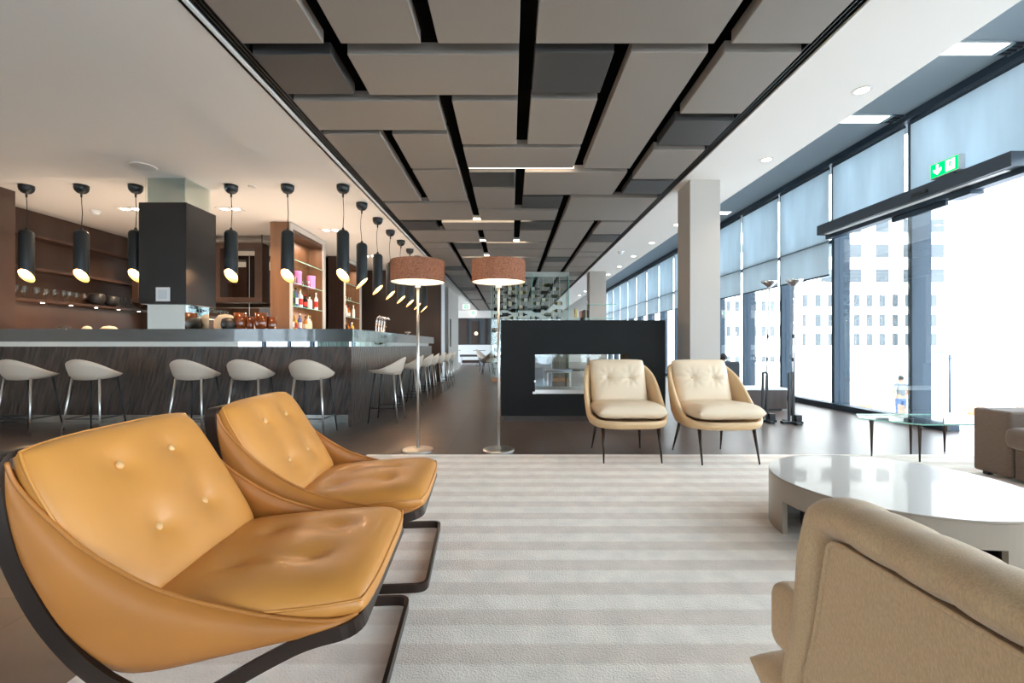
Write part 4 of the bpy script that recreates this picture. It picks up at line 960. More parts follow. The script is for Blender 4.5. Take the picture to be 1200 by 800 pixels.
# ---------------------------------------------------------------- orange lounge chairs (local: faces +x, front edge x=.41)
def make_lounge(lab):
    t = thing('lounge_chair', lab, 'lounge chair', (0, 0, 0), 0, 'tan leather cantilever lounge chairs')
    W = .325
    # base + seat frame: one closed bent bar
    side = [(.42, .018), (-.20, .018), (-.225, .06), (.14, .222), (.28, .292), (.41, .312)]
    P = [(.42, -W+.0, .018)]
    path = [(.42, W, .018), (-.21, W, .018), (.17, W, .235), (.28, W, .288), (.40, W, .312)]
    full = path+[(x, -y, z) for x, y, z in reversed(path)]
    rads = [.045, .07, .06, .05, .06]; rads = rads+rads[::-1]
    pts = round_path([(.42, 0, .018)]+full, [0]+rads, 6, closed=True)
    obj('base_frame', sweep_rect(bmesh.new(), pts, .034, .013, (0, 0, 1), closed=True), 'bronze', t, world=False)
    # rear bow: from the diagonal up around the back
    A = [(.03, .145), (-.08, .165), (-.20, .24), (-.30, .36), (-.375, .52), (-.40, .66), (-.405, .735)]
    A = [(x, W+.004, z) for x, z in A]
    pth = A+[(x, -y, z) for x, y, z in reversed(A)]
    rd = [0, .06, .08, .09, .1, .05, .05]; rd = rd+rd[::-1]
    pts = round_path(pth, rd, 6)
    obj('back_frame', sweep_rect(bmesh.new(), pts, .040, .014, (0, 0, 1)), 'bronze', t, world=False)
    # sling
    U = [(-.385, .72), (-.36, .665), (-.29, .585), (-.20, .505), (-.04, .412), (.18, .350), (.33, .330), (.390, .332)]
    L = [(-.392, .70), (-.375, .555), (-.315, .405), (-.235, .285), (-.12, .225), (.12, .262), (.30, .300), (.388, .318)]
    rings = []
    def interp(P_, s):
        f = s*(len(P_)-1); i = min(int(f), len(P_)-2); q = f-i
        p0 = P_[max(i-1, 0)]; p1 = P_[i]; p2 = P_[i+1]; p3 = P_[min(i+2, len(P_)-1)]
        return tuple(.5*((2*b)+(-a+c)*q+(2*a-5*b+4*c-d)*q*q+(-a+3*b-3*c+d)*q**3) for a, b, c, d in zip(p0, p1, p2, p3))
    for k in range(41):
        s = k/40; u = interp(U, s); l = interp(L, s); row = []; W = .325-.028*max(0, min(1, (s-.84)/.16))**1.5
        m = (u[0]*.5+l[0]*.5, u[1]*.5+l[1]*.5); bulge = .02*math.sin(PI*s)
        half = [(u[0], W-.004, u[1]), (u[0]*.7+l[0]*.3, W+bulge*.6-.004, u[1]*.7+l[1]*.3), (m[0], W+bulge-.004, m[1]), (l[0]*.8+u[0]*.2, W+bulge*.7-.004, l[1]*.8+u[1]*.2), (l[0], W-.014, l[1]), (l[0], W-.08, l[1]-.012*math.sin(PI*s)), (l[0], .12, l[1]-.02*math.sin(PI*s))]
        row = half+[(x, -y, z) for x, y, z in reversed(half)]
        rings.append(row)
    o = obj('leather_sling', loft(bmesh.new(), rings, False), 'leather_s', t, True, world=False)
    md = o.modifiers.new('Solidify', 'SOLIDIFY'); md.thickness = .006; md.offset = 0
    # rolled edge piping of the sling
    W = .325
    for s in (1, -1):
        obj('sling_piping', tube(bmesh.new(), [(interp(U, k/30)[0], s*(W-.004-.028*max(0, min(1, (k/30-.84)/.16))**1.5), interp(U, k/30)[1]) for k in range(31)], .005, 8), 'leather_s', o, True, world=False)
    # back cushion
    a = Vector((-.150, 0, .315)); b = Vector((-.398, 0, .728)); d = (b-a); L_ = d.length+.03
    nrm = Vector((d.z, 0, -d.x)).normalized()
    dm = [(sx*.10, sy*.105, .034, .05) for sx in (-1, 1) for sy in (-1, 1)]
    cb = cushion(L_, .635, .095, [(x+.03, y, dp, rd_) for x, y, dp, rd_ in dm], crown=.45, n=9, ex=.42, corner=.12)
    ctr = (a+b)/2+nrm*.010
    mt = frame_mtx(ctr, d, nrm); ob = obj('back_cushion', xform(cb, mt), 'leather', t, True, world=False)
    obj('welt', xform(welt(L_, .635, .0035, .012, .12, .001), mt), 'leather', ob, True, world=False)
    for sx in (-1, 1):
        for sy in (-1, 1):
            bm = bmesh.new(); bmesh.ops.create_uvsphere(bm, u_segments=16, v_segments=8, radius=.0125, matrix=mt @ Matrix.Translation((sx*.10+.03, sy*.105, .0365)) @ Matrix.Diagonal((1, 1, .55, 1)))
            obj('button', bm, 'button', ob, True, world=False)
    # seat cushion
    a = Vector((-.17, 0, .312)); b = Vector((.418, 0, .350)); d = b-a; nrm = Vector((-d.z, 0, d.x)).normalized()
    dm = [(sx*.11+.0, sy*.11, .026, .06) for sx in (-1, 1) for sy in (-1, 1)]
    sm = [(-.11, -.11, .11, -.11, .006, .03), (-.11, .11, .11, .11, .006, .03)]
    cb = cushion(d.length, .630, .115, dm, crown=.40, n=9, ex=.42, corner=.10, seams=sm)
    os_ = obj('seat_cushion', xform(cb, frame_mtx((a+b)/2+Vector((0, 0, .0)), d, nrm)), 'leather', t, True, world=False)
    obj('welt', xform(welt(d.length, .630, .0035, .018, .10, .001), frame_mtx((a+b)/2, d, nrm)), 'leather', os_, True, world=False)
    return t
ch1 = make_lounge('tan leather tufted lounge chair in the left foreground, nearest the camera'); ch1.location = (-.785, 1.38, .014); ch1.rotation_euler = (0, 0, R(4))
dup(ch1, (-.78, 2.115, .014), None, 'tan leather tufted lounge chair behind the nearest one, closer to the bar')

# ---------------------------------------------------------------- cream armchairs (local: faces -y)
def make_cream(lab):
    t = thing('shell_armchair', lab, 'armchair', (0, 0, 0), 0, 'cream leather shell armchairs on dark tapered legs')
    N = 64
    def sgn(v, p): return math.copysign(abs(v)**p, v)
    KP = [(0, .365), (.12, .368), (.30, .402), (.45, .475), (.60, .59), (.75, .715), (.88, .80), (1, .838)]
    def pw(s):
        for (a0, b0), (a1, b1) in zip(KP, KP[1:]):
            if s <= a1+1e-9: return b0+(b1-b0)*(s-a0)/(a1-a0)
        return KP[-1][1]
    def rim(i):
        a = 2*PI*i/N; x = sgn(math.cos(a), .62); y = sgn(math.sin(a), .62)
        s = (y+1)/2
        z = pw(s)
        lean = .10*max(0, (s-.5)*2)**1.5
        wx = .335+.012*math.sin(PI*s)
        return wx*x, -.02+.345*y+lean*(z-.3)/.55, z, s
    rings = []
    for k, f in ((.3, 0), (.72, 0), (.86, .05), (.95, .25), (.99, .6), (1.0, 1.0)):
        ring = []
        for i in range(N):
            x, y, z, s = rim(i); zb = .295
            yy = y if f == 1 else (y-.10*max(0, (s-.5)*2)**1.5*(z-.3)/.55*(1-f))
            ring.append((x*k, (yy+.02)*k-.02, zb+(z-zb)*f))
        rings.append(ring)
    th = .035
    for k, f in ((.97, 1.03), (.905, .98), (.88, .6), (.85, .3), (.5, .2)):
        ring = []
        for i in range(N):
            x, y, z, s = rim(i); zb = .31
            yy = (y-.10*max(0, (s-.5)*2)**1.5*(z-.3)/.55*(1-min(1, f)))
            zz = zb+(z-zb)*f if f > .25 else .335
            if f in (.3, .6): zz = max(.335, min(zz, z-.02))
            ring.append((x*k, (yy+.02)*k-.02, zz if f < 1 else z+(.006 if f > 1 else 0)))
        rings.append(ring)
    obj('shell', loft(bmesh.new(), rings, True, True, True), 'creamshell', t, True, world=False)
    cb = cushion(.575, .60, .145, [], crown=.25, n=8, ex=.5, corner=.06)
    for v in cb.verts: v.co.z += .004*math.sin(v.co.x*40+v.co.y*13)*math.exp(-(v.co.y+.1)**2/.02)
    obj('seat_cushion', xform(cb, Matrix.Translation((0, -.06, .425)) @ Matrix.Rotation(R(-3), 4, 'X')), 'cream', t, True, world=False)
    a = Vector((0, .17, .43)); b = Vector((0, .325, .85)); d = b-a; nrm = Vector((0, -d.z, d.y)).normalized()
    cb = cushion(.52, d.length, .14, [(-.10, .03, .045, .028), (.10, .03, .045, .028)], crown=.35, n=8, ex=.48, corner=.06, seams=[(-.24, .045, -.10, .03, .008, .008), (-.10, .03, .10, .03, .010, .009), (.10, .03, .22, .06, .006, .008)])
    for v in cb.verts:   # radiating creases round the buttons
        if v.co.z > 0:
            for bx_ in (-.10, .10):
                dx, dy = v.co.x-bx_, v.co.y-.03; rr = math.hypot(dx, dy); v.co.z += 0.0075*math.cos(9*math.atan2(dy, dx))*math.exp(-((rr-.05)/.04)**2)
    mt = frame_mtx((a+b)/2+nrm*.03, (1, 0, 0), nrm)
    mt2 = mt if (mt @ Vector((0, 1, 0)) - mt @ Vector((0, 0, 0))).z > 0 else mt @ Matrix.Rotation(PI, 4, 'Z')
    ob = obj('back_cushion', xform(cb, mt2), 'cream', t, True, world=False)
    for sx in (-.10, .10):
        bm = bmesh.new(); bmesh.ops.create_uvsphere(bm, u_segments=14, v_segments=8, radius=.012, matrix=mt2 @ Matrix.Translation((sx, .03, .053)) @ Matrix.Diagonal((1, 1, .55, 1))); obj('button', bm, 'buttonc', ob, True, world=False)
    for (x, y, xt, yt) in ((-.243, -.31, -.235, -.24), (.243, -.31, .235, -.24), (-.235, .31, -.20, .21), (.235, .31, .20, .21)):
        obj('leg', tube(bmesh.new(), [(xt, yt, .31), (x, y, .0145 if y < 0 else 0)], [.017, .006], 12), 'bronze', t, True, world=False)
    return t
c1 = make_cream('cream buttoned shell armchair on the left, in front of the fireplace block'); c1.location = (1.02, 4.11, .0)
dup(c1, (1.80, 4.06, 0), R(3), 'cream buttoned shell armchair on the right, in front of the pillar')

# ---------------------------------------------------------------- coffee table
t = thing('coffee_table', 'low round white lacquered coffee table with arched cut-outs in its rim', 'coffee table', (1.975, 2.36, .014))
R0 = .555; seg = 120; z0, z1, zt = .014, .185, .30
bm = bmesh.new()
lathe(bm, [(R0-.002, zt-.012), (R0, zt-.008), (R0, zt-.002), (R0-.003, zt), (.001, zt)], 1.975, 2.36, seg, False); obj('table_top', bm, 'table', t)
bm = bmesh.new()
def ringseg(bm, a0, a1, za, zb_, ro, ri, n):
    rs = []
    for k in range(n+1):
        a = a0+(a1-a0)*k/n; c, s = math.cos(a), math.sin(a)
        rs.append([(1.975+ro*c, 2.36+ro*s, za), (1.975+ro*c, 2.36+ro*s, zb_), (1.975+ri*c, 2.36+ri*s, zb_), (1.975+ri*c, 2.36+ri*s, za)])
    b2 = bmesh.new(); vs = [[b2.verts.new(p) for p in r] for r in rs]
    for a, b in zip(vs, vs[1:]):
        for i in range(4): b2.faces.new((a[i], a[(i+1) % 4], b[(i+1) % 4], b[i]))
    if abs(a1-a0) < 2*PI-.01: b2.faces.new(vs[0]); b2.faces.new(vs[-1][::-1])
    return b2
obj('apron', ringseg(None, 0, 2*PI, z1, zt-.012, R0, R0-.02, seg), 'table', t)
for a0, a1 in ((94, 178), (270, 350)): obj('leg', ringseg(None, R(a0), R(a1), z0, z1, R0, R0-.025, 30), 'table', t)
bm = bmesh.new(); lathe(bm, [(.40, z0), (.40, zt-.02)], 1.975, 2.36, 60); obj('inner_core', bm, 'wood_dark', t)

# ---------------------------------------------------------------- beige chair, near right (faces +x)
t = thing('tufted_armchair', 'beige woven armchair seen from behind in the right foreground', 'armchair', (.9, .47, .014))
def bp(y, z, off=0): return Vector((.54+(.66-z)*.16+off, y, z))
cy = .47
out = [(1.01, .06), (.93, .30), (.85, .47), (.768, .673)]
left = [bp(y, z) for y, z in out]; right = [bp(2*cy-y, z) for y, z in reversed(out)]
panel_pts = round_path(left+right, [0, .05, .05, .03, .03, .05, .05, 0], 6)
bm = bmesh.new(); vs = [bm.verts.new(p) for p in panel_pts]; bm.faces.new(vs)
r = bmesh.ops.extrude_face_region(bm, geom=bm.faces[:]); bmesh.ops.translate(bm, verts=[v for v in r['geom'] if isinstance(v, bmesh.types.BMVert)], vec=(.05, 0, 0))
obj('back_panel', bm, 'beige', t)
obj('piping', tube(bmesh.new(), panel_pts, .0045, 8), 'beige', t, True)
# rolled upholstery round the back
roll = round_path([bp(1.045, .06, .045), bp(.965, .30, .045), bp(.885, .47, .045), bp(.800, .706, .045), bp(2*cy-.800, .706, .045), bp(2*cy-.885, .47, .045), bp(2*cy-.965, .30, .045), bp(2*cy-1.045, .06, .045)], [0, .06, .06, .05, .05, .06, .06, 0], 8)
dense = []
for a, b in zip(roll, roll[1:]):
    n_ = max(1, int((b-a).length/.008))
    for k in range(n_): dense.append(a+(b-a)*k/n_)
dense.append(roll[-1])
rings = []; NS = 24
for i, p in enumerate(dense):
    tg = (dense[min(i+1, len(dense)-1)]-dense[max(i-1, 0)]).normalized()
    nx = Vector((1, 0, -.16)).normalized(); nx = (nx-tg*nx.dot(tg)).normalized(); sd = tg.cross(nx)
    top = max(0, min(1, (p.z-.60)/.08)); sc = 1-.07*top*math.exp(-((((p.y-cy)/.085+.5) % 1-.5)*.085/.014)**2)+.012*math.sin(p.z*31+p.y*17)
    rings.append([p+(nx*math.cos(2*PI*k/NS)*.062+sd*math.sin(2*PI*k/NS)*.037)*sc for k in range(NS)])
obj('rolled_edge', loft(bmesh.new(), rings, True, True, True), 'beige', t, True)
# inside tufted back
bm = bmesh.new(); NY, NZ = 60, 24; rows = []
for j in range(NZ+1):
    z = .40+.29*j/NZ; row = []
    for i in range(NY+1):
        hw = .40-.10*(z-.4)/.3; y = cy-hw+2*hw*i/NY; ch = abs(math.sin(PI*(y-cy)/.085+PI/2)); q = (1-(2*i/NY-1)**8)
        row.append(bp(y, z, .10+.035*q*(.5+.5*ch**.6)))
    rows.append(row)
loft(bm, rows, False); vsb = bm.verts[:]
r = bmesh.ops.extrude_face_region(bm, geom=bm.faces[:]); bmesh.ops.translate(bm, verts=[v for v in r['geom'] if isinstance(v, bmesh.types.BMVert)], vec=(-.06, 0, 0))
obj('tufted_cushion', bm, 'beige', t, True)
smooth_angle(obj('seat_cushion', BX(.585, 1.32, cy-.575, cy+.575, .325, .472, .032, 5), 'beige', t), 60)
def taper(x0, x1, y0, y1, z0, z1, ins, bev):
    bm = bmesh.new()
    v = [bm.verts.new(p) for p in ((x0+ins, y0+ins, z0), (x1-ins, y0+ins, z0), (x1-ins, y1-ins, z0), (x0+ins, y1-ins, z0), (x0, y0, z1), (x1, y0, z1), (x1, y1, z1), (x0, y1, z1))]
    for f in ((0, 3, 2, 1), (4, 5, 6, 7), (0, 1, 5, 4), (1, 2, 6, 5), (2, 3, 7, 6), (3, 0, 4, 7)): bm.faces.new([v[i] for i in f])
    bmesh.ops.bevel(bm, geom=bm.edges[:], offset=bev, segments=3, affect='EDGES'); return bm
obj('seat_base', xform(cushion(.77, 1.29, .12, n=8, ex=.5, crown=.1, corner=.04, under=2.2), Matrix.Translation((.955, cy, .245))), 'beige', t, True)
for x in (.74, 1.16):
    for y in (cy-.40, cy+.40): obj('leg', tube(bmesh.new(), [(x, y, .15), (x, y, .014)], .015, 10), 'bronze', t)

# ---------------------------------------------------------------- brown sofa at right (faces -x), arm at its far end
t = thing('sofa', 'brown woven sofa at the right edge with a square arm', 'sofa', (4.0, 2.5, .014))
obj('armrest', BX(3.60, 4.5, 3.28, 3.55, .04, .52, .022, 3), 'brownfab', t)
obj('armrest', BX(3.60, 4.5, 1.28, 1.55, .04, .52, .022, 3), 'brownfab', t)
obj('seat_base', BX(3.62, 4.45, 1.56, 3.27, .04, .26, .01), 'brownfab', t)
smooth_angle(obj('seat_cushion', BX(3.515, 4.26, 1.57, 3.265, .265, .42, .055, 5), 'brownfab', t), 60)
obj('backrest', BX(4.27, 4.52, 1.56, 3.27, .04, .78, .04, 3), 'brownfab', t)
for x in (3.66, 4.44):
    for y in (1.34, 3.49): obj('foot', BX(x-.02, x+.02, y-.02, y+.02, .014, .045), 'blackmetal', t)

# ---------------------------------------------------------------- glass side table
t = thing('glass_table', 'glass-topped side table on slim dark tapered legs between the door and brown sofa', 'table', (3.7, 4.05, 0))
tp = [(3.14, 4.10, .335), (3.42, 3.78, .335), (4.15, 3.78, .335), (4.15, 4.35, .335), (3.30, 4.35, .335)]
bm = quadprism(tp, (0, 0, .011)); obj('glass_top', bm, 'glass_g', t)
bm = bmesh.new()
for i in range(5):
    a = Vector(tp[i]); b = Vector(tp[(i+1) % 5]); d = (b-a).normalized(); nn = Vector((d.y, -d.x, 0))*.002
    vs = [bm.verts.new(p) for p in (a+nn, b+nn, b+nn+Vector((0, 0, .011)), a+nn+Vector((0, 0, .011)))]; bm.faces.new(vs)
obj('glass_edge', bm, 'edge', t)
for (x, y) in ((3.22, 4.06), (3.46, 3.85), (3.64, 4.14), (4.08, 4.28), (4.08, 3.86)):
    obj('leg', tube(bmesh.new(), [(x, y, .335), (x, y, .30), (x, y, .0145 if y < 4.12 else 0)], [.020, .014, .006], 12), 'bronze', t, True)

# ---------------------------------------------------------------- headlamp floor lamps and console by the window
def toio(x, y, tx, lab):
    t = thing('headlamp_floor_lamp', lab, 'floor lamp', (x, y, 0), 0, 'chrome uplighter lamps on black steel bases')
    obj('base_plate', join(BX(x-.13, x+.13, y-.035, y+.035, 0, .03, .003), BX(x-.03, x+.03, y-.16, y+.16, 0, .028, .003)), 'blackmetal', t)
    obj('upright_loop', sweep_rect(bmesh.new(), round_path([(x-.035, y, .03), (x-.035, y, .645), (x+.02, y, .645), (x+.02, y, .03)], [0, .025, .025, 0], 6), .02, .026, (0, 1, 0)), 'blackmetal', t)
    obj('transformer', BX(x+.035, x+.11, y-.04, y+.04, .03, .11, .004), 'blackmetal', t)
    obj('rod', tube(bmesh.new(), [(x-.01, y, .10), (x+tx*.5, y, .95), (x+tx, y, 1.76)], .009, 10), 'chrome', t, True)
    for f in (.45, .62): obj('clip', tube(bmesh.new(), [(x+tx*f, y, f*1.76), (x+tx*f, y, f*1.76+.05)], .013, 10), 'blackmetal', t)
    bm = bmesh.new(); lathe(bm, [(.02, 1.755), (.03, 1.77), (.07, 1.80), (.098, 1.825), (.10, 1.835), (.092, 1.842), (.05, 1.846), (.001, 1.846)], x+tx, y, 32); obj('lamp_head', bm, 'chrome', t, True)
    return t
toio(3.60, 5.83, .03, 'chrome uplighter floor lamp on black base, the right one of the pair by the window')
toio(3.33, 5.95, .05, 'chrome uplighter floor lamp on black base, the left one of the pair by the window')
t = thing('console_bench', 'low dark wood console with pale top in front of the windows', 'console', (3.8, 7.1, 0))
obj('cabinet_body', BX(3.35, 4.22, 6.95, 7.4, .03, .315, .004, 1), 'wood_dark', t)
obj('pale_top', BX(3.34, 4.23, 6.94, 7.41, .315, .345, .004, 1), 'white', t)
obj('plinth', BX(3.4, 4.17, 7.0, 7.35, 0, .03), 'blackmetal', t)
club_chair(4.50, 9.9, R(180), 'black low armchair by the window partly hidden behind the right cream chair', 'blackfab', .64, .72, .66, .5)

# ---------------------------------------------------------------- people
def skin_person(name, joints, edges, m, parent, lvl=2):
    me = bpy.data.meshes.new(name); me.from_pydata([j[0] for j in joints], edges, []); me.materials.append(M[m])
    o = bpy.data.objects.new(name, me); C.objects.link(o); o.parent = parent
    sk = o.modifiers.new('Skin', 'SKIN'); sk.use_smooth_shade = True
    lay = me.skin_vertices[0] if me.skin_vertices else None
    if lay is None:
        bm = bmesh.new(); bm.from_mesh(me); bm.verts.layers.skin.verify(); bm.to_mesh(me); bm.free(); lay = me.skin_vertices[0]
    for i, (p, r) in enumerate(joints):
        lay.data[i].radius = r if isinstance(r, tuple) else (r, r); lay.data[i].use_root = (i == 0)
    sb = o.modifiers.new('Sub', 'SUBSURF'); sb.levels = lvl; sb.render_levels = lvl
    return o
def head_parts(t, x, y, z, yaw=0, hairm='hair', sc=1.0):
    """separate hair cap; face features are on the body mesh"""
    bm = bmesh.new(); bmesh.ops.create_uvsphere(bm, u_segments=24, v_segments=16, radius=.102*sc, matrix=Matrix.Translation((x, y, z)) @ Matrix.Rotation(yaw, 4, 'Z') @ Matrix.Diagonal((.86, 1.02, 1.12, 1)))
    fwd = Vector((-math.sin(yaw), math.cos(yaw), 0))
    dele = [v for v in bm.verts if (v.co-Vector((x, y, z))).dot(fwd) > .035*sc and v.co.z < z+.055*sc or v.co.z < z-.06*sc]
    bmesh.ops.delete(bm, geom=dele, context='VERTS'); return obj('hair', bm, hairm, t, True, world=False)
def hand(joints, edges, wrist, idx, d, side):
    """five short finger chains from a palm vertex"""
    d = Vector(d).normalized(); s = Vector(side).normalized(); palm = Vector(wrist)+d*.05
    pi_ = len(joints); joints.append((tuple(palm), (.026, .016))); edges.append((idx, pi_))
    for k, (off, L) in enumerate(((-.03, .062), (-.010, .07), (.010, .066), (.03, .052))):
        a = palm+d*.035+s*off; b = a+d*L*.55-s.cross(d)*.006; c = b+d*L*.45-s.cross(d)*.016
        n0 = len(joints); joints += [(tuple(a), .0095), (tuple(b), .0085), (tuple(c), .007)]; edges += [(pi_, n0), (n0, n0+1), (n0+1, n0+2)]
    a = palm-d*.01-s*.036; b = a+d*.03-s*.012; n0 = len(joints); joints += [(tuple(a), .011), (tuple(b), .008)]; edges += [(pi_, n0), (n0, n0+1)]
# standing man outside on the lower plaza, seen from behind
GZ = -1.95
t = thing('person', 'person standing outside with back turned in grey T-shirt and blue jeans', 'person', (15.0, 17.5, GZ))
J = [((0, 0, .95), (.15, .10)), ((0, 0, 1.12), (.14, .10)), ((0, 0, 1.32), (.17, .11)), ((0, 0, 1.45), (.10, .08)), ((0, 0, 1.52), .055), ((0, .01, 1.60), (.075, .09)), ((0, .015, 1.70), (.07, .085)),
     ((-.19, 0, 1.42), .06), ((-.27, 0, 1.16), .045), ((-.24, .12, .95), .032), ((.19, 0, 1.42), .06), ((.27, 0, 1.16), .045), ((.24, .12, .95), .032),
     ((-.10, 0, .88), .095), ((-.11, .01, .50), .062), ((-.11, 0, .09), .042), ((-.12, .14, .035), .035), ((.10, 0, .88), .095), ((.11, .01, .50), .062), ((.11, 0, .09), .042), ((.12, .14, .035), .035)]
E = [(0, 1), (1, 2), (2, 3), (3, 4), (4, 5), (5, 6), (3, 7), (7, 8), (8, 9), (3, 10), (10, 11), (11, 12), (0, 13), (13, 14), (14, 15), (15, 16), (0, 17), (17, 18), (18, 19), (19, 20)]
hand(J, E, J[9][0], 9, (.1, .5, -.8), (0, .8, .5)); hand(J, E, J[12][0], 12, (-.1, .5, -.8), (0, .8, .5))
skin_person('body', J, E, 'skin', t)
skin_person('t_shirt', [((0, 0, .93), (.165, .12)), ((0, 0, 1.12), (.158, .118)), ((0, 0, 1.32), (.185, .125)), ((0, 0, 1.46), (.10, .085)), ((-.20, 0, 1.42), .075), ((-.25, 0, 1.25), .062), ((.20, 0, 1.42), .075), ((.25, 0, 1.25), .062)],
            [(0, 1), (1, 2), (2, 3), (3, 4), (4, 5), (3, 6), (6, 7)], 'greyshirt', t)
skin_person('trousers', [((0, 0, .96), (.16, .12)), ((-.10, 0, .86), .11), ((-.11, .01, .50), .078), ((-.11, 0, .08), .06), ((.10, 0, .86), .11), ((.11, .01, .50), .078), ((.11, 0, .08), .06)],
            [(0, 1), (1, 2), (2, 3), (0, 4), (4, 5), (5, 6)], 'jeans', t)
head_parts(t, 0, .005, 1.68)
for s in (-1, 1): obj('shoe', xform(cushion(.10, .27, .09, N=12), Matrix.Translation((s*.115, .06, .045))), 'blackfab', t, True, world=False)
# person slouched in the black armchair, from behind (faces +y)
t = thing('person', 'person with dark hair slouched in the black armchair by the window', 'person', (4.50, 9.85, 0))
J = [((0, .12, .47), (.14, .10)), ((0, .02, .54), (.14, .09)), ((0, -.07, .60), (.15, .08)), ((0, -.12, .64), .07), ((0, -.14, .68), .05), ((.03, -.15, .72), (.06, .06)), ((.03, -.15, .76), (.055, .06)),
     ((-.16, -.05, .60), .05), ((-.27, .10, .62), .04), ((-.18, .30, .62), .03), ((.16, -.05, .60), .05), ((.27, .10, .62), .04), ((.18, .30, .62), .03),
     ((-.10, .22, .50), .08), ((-.12, .58, .52), .06), ((-.12, .62, .10), .042), ((-.12, .76, .04), .035), ((.10, .22, .50), .08), ((.12, .58, .52), .06), ((.12, .62, .10), .042), ((.12, .76, .04), .035)]
E = [(0, 1), (1, 2), (2, 3), (3, 4), (4, 5), (5, 6), (3, 7), (7, 8), (8, 9), (3, 10), (10, 11), (11, 12), (0, 13), (13, 14), (14, 15), (15, 16), (0, 17), (17, 18), (18, 19), (19, 20)]
hand(J, E, J[9][0], 9, (.3, .8, -.2), (.9, -.3, 0)); hand(J, E, J[12][0], 12, (-.3, .8, -.2), (-.9, -.3, 0))
skin_person('body', J, E, 'skin', t)
skin_person('jacket', [((0, .12, .47), (.155, .115)), ((0, .02, .54), (.155, .105)), ((0, -.07, .60), (.165, .09)), ((0, -.12, .645), .075), ((-.17, -.05, .60), .062), ((-.275, .10, .62), .052), ((-.19, .28, .62), .042), ((.17, -.05, .60), .062), ((.275, .10, .62), .052), ((.19, .28, .62), .042)],
            [(0, 1), (1, 2), (2, 3), (3, 4), (4, 5), (5, 6), (3, 7), (7, 8), (8, 9)], 'blackfab', t)
skin_person('trousers', [((0, .14, .47), (.15, .11)), ((-.10, .22, .50), .092), ((-.12, .58, .52), .074), ((-.12, .62, .10), .056), ((.10, .22, .50), .092), ((.12, .58, .52), .074), ((.12, .62, .10), .056)],
            [(0, 1), (1, 2), (2, 3), (0, 4), (4, 5), (5, 6)], 'blackfab', t)
head_parts(t, .03, -.155, .735, sc=.85)
for s in (-1, 1): obj('shoe', xform(cushion(.10, .26, .08, N=12), Matrix.Translation((s*.12, .70, .04))), 'blackfab', t, True, world=False)

# ---------------------------------------------------------------- outside
st('ground_plaza', BX(5.6, 120, -40, 130, GZ-.2, GZ), 'plaza')
st('ground_bounce_rear', BX(-40, 5.55, -40, -6.3, -.5, -.3), 'plaza'); st('ground_bounce_left', BX(-40, -7.8, -6.3, 20, -.5, -.3), 'plaza')  # unseen ground slabs added to bounce sunlight up through the invented glazing
t = thing('building', 'large sunlit white building with rows of square windows across the plaza', 'building', (38, 62, GZ))
obj('facade', BX(10, 60, 62, 75, GZ, 30), 'concrete', t)
k = 0
for z in (9.6, 13.0, 16.4):
    for i in range(12):
        x = 16+i*3.75; obj('window', BX(x, x+1.7, 61.9, 62.0, z, z+1.75), 'bwin', t)
for z in (1.0, 3.6, 6.3):
    for i in range(20):
        x = 24+i*1.75; obj('window', BX(x, x+.7, 61.9, 62.0, z, z+1.6), 'bwin', t)
t = thing('building', 'white building wing with small windows seen left of the glass doors', 'building', (24, 44, GZ))
obj('facade', BX(12, 27, 44, 60, GZ, 10), 'concrete', t)
for z in (-.6, 1.9, 4.3, 6.7):
    for i in range(13):
        x = 16.6+i*.85; obj('window', BX(x, x+.36, 43.92, 44.0, z, z+.95 if z > 1 else z+.55), 'bwin', t)
# plaza furniture
def terrace_chair(x, y, rz, lab, first=None):
    if first is not None: return dup(first, (x, y, GZ), rz, lab)
    t = thing('terrace_chair', lab, 'chair', (x, y, GZ), rz, 'terrace chairs outside')
    obj('seat', BX(-.24, .24, -.24, .24, .42, .46, .01), 'copper', t, world=False)
    obj('backrest', BX(-.24, .24, .20, .24, .46, .85, .01), 'copper', t, world=False)
    for sx in (-1, 1):
        for sy in (-1, 1): obj('leg', tube(bmesh.new(), [(sx*.2, sy*.2, .42), (sx*.22, sy*.22, 0)], .014, 6), 'satin', t, world=False)
    for sx in (-1, 1): obj('armrest', BX(sx*.24-.02, sx*.24+.02, -.2, .22, .64, .67), 'satin', t, world=False)
    return t
tc0 = terrace_chair(10.9, 16.6, .4, 'terrace chair outside, leftmost, beyond the first window bay')
terrace_chair(12.6, 16.2, 2.4, 'terrace chair outside, second from the left on the plaza', tc0)
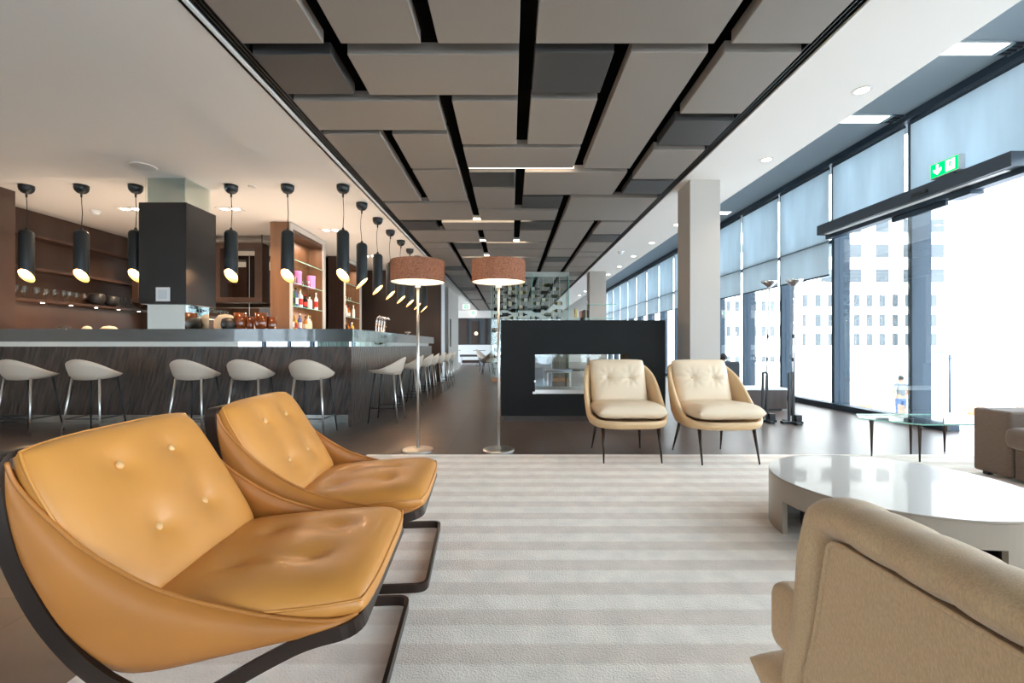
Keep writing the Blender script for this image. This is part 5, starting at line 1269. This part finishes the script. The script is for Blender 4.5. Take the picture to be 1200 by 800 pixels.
terrace_chair(14.0, 16.0, 1.2, 'terrace chair outside, left of the standing person', tc0)
terrace_chair(16.6, 16.3, -1.0, 'terrace chair outside, right of the standing person', tc0)
terrace_chair(17.8, 15.6, .3, 'terrace chair outside seen through the open doorway', tc0)
def terrace_table(x, y, lab):
    t = thing('terrace_table', lab, 'table', (x, y, GZ))
    obj('table_top', BX(-.4, .4, -.4, .4, .72, .75, .01), 'copper', t, world=False)
    bm = bmesh.new(); lathe(bm, [(.2, 0), (.2, .02), (.03, .03), (.03, .72)], seg=16); obj('pedestal', bm, 'satin', t, world=False)
terrace_table(11.8, 17.4, 'square terrace table outside by the leftmost chairs'); terrace_table(17.6, 17.3, 'square terrace table outside seen through the open doorway')
t = thing('signpost', 'slim metal signpost with two arms outside the open doorway', 'lamp post', (19.3, 20, GZ))  # signpost: bare pole with two crossbars
obj('post', tube(bmesh.new(), [(19.3, 20, GZ), (19.3, 20, .6)], .05), 'frame', t, True)
obj('arm', BX(18.6, 19.9, 19.96, 20.04, .66, .72), 'frame', t); obj('arm', BX(19.0, 19.4, 19.96, 20.04, .42, .47), 'frame', t)

# ---------------------------------------------------------------- world, camera, view
wd = bpy.data.worlds.new('sky'); S.world = wd; wd.use_nodes = True; nt = wd.node_tree
bg_ = nt.nodes['Background']; bg_.inputs['Color'].default_value = (.74, .87, 1.0, 1); bg_.inputs['Strength'].default_value = 4.0
sun = light('SUN', (0, -30, 30), 5.0, (.96, .97, 1), .02, rot=(R(32), 0, R(-14)), name='sun')
cam = bpy.data.cameras.new('camera'); co = bpy.data.objects.new('camera', cam); C.objects.link(co)
co.location = (0, 0, 1.0); co.rotation_euler = (R(90), 0, 0)
cam.sensor_width = 36; cam.lens = 16; cam.shift_x = 1.5/1200; cam.shift_y = 4.5/1200; cam.clip_start = .02; cam.clip_end = 500
S.camera = co
S.view_settings.view_transform = 'Standard'; S.view_settings.look = 'None'; S.view_settings.gamma = 1; S.view_settings.use_curve_mapping = False
S.view_settings.exposure = 1.15
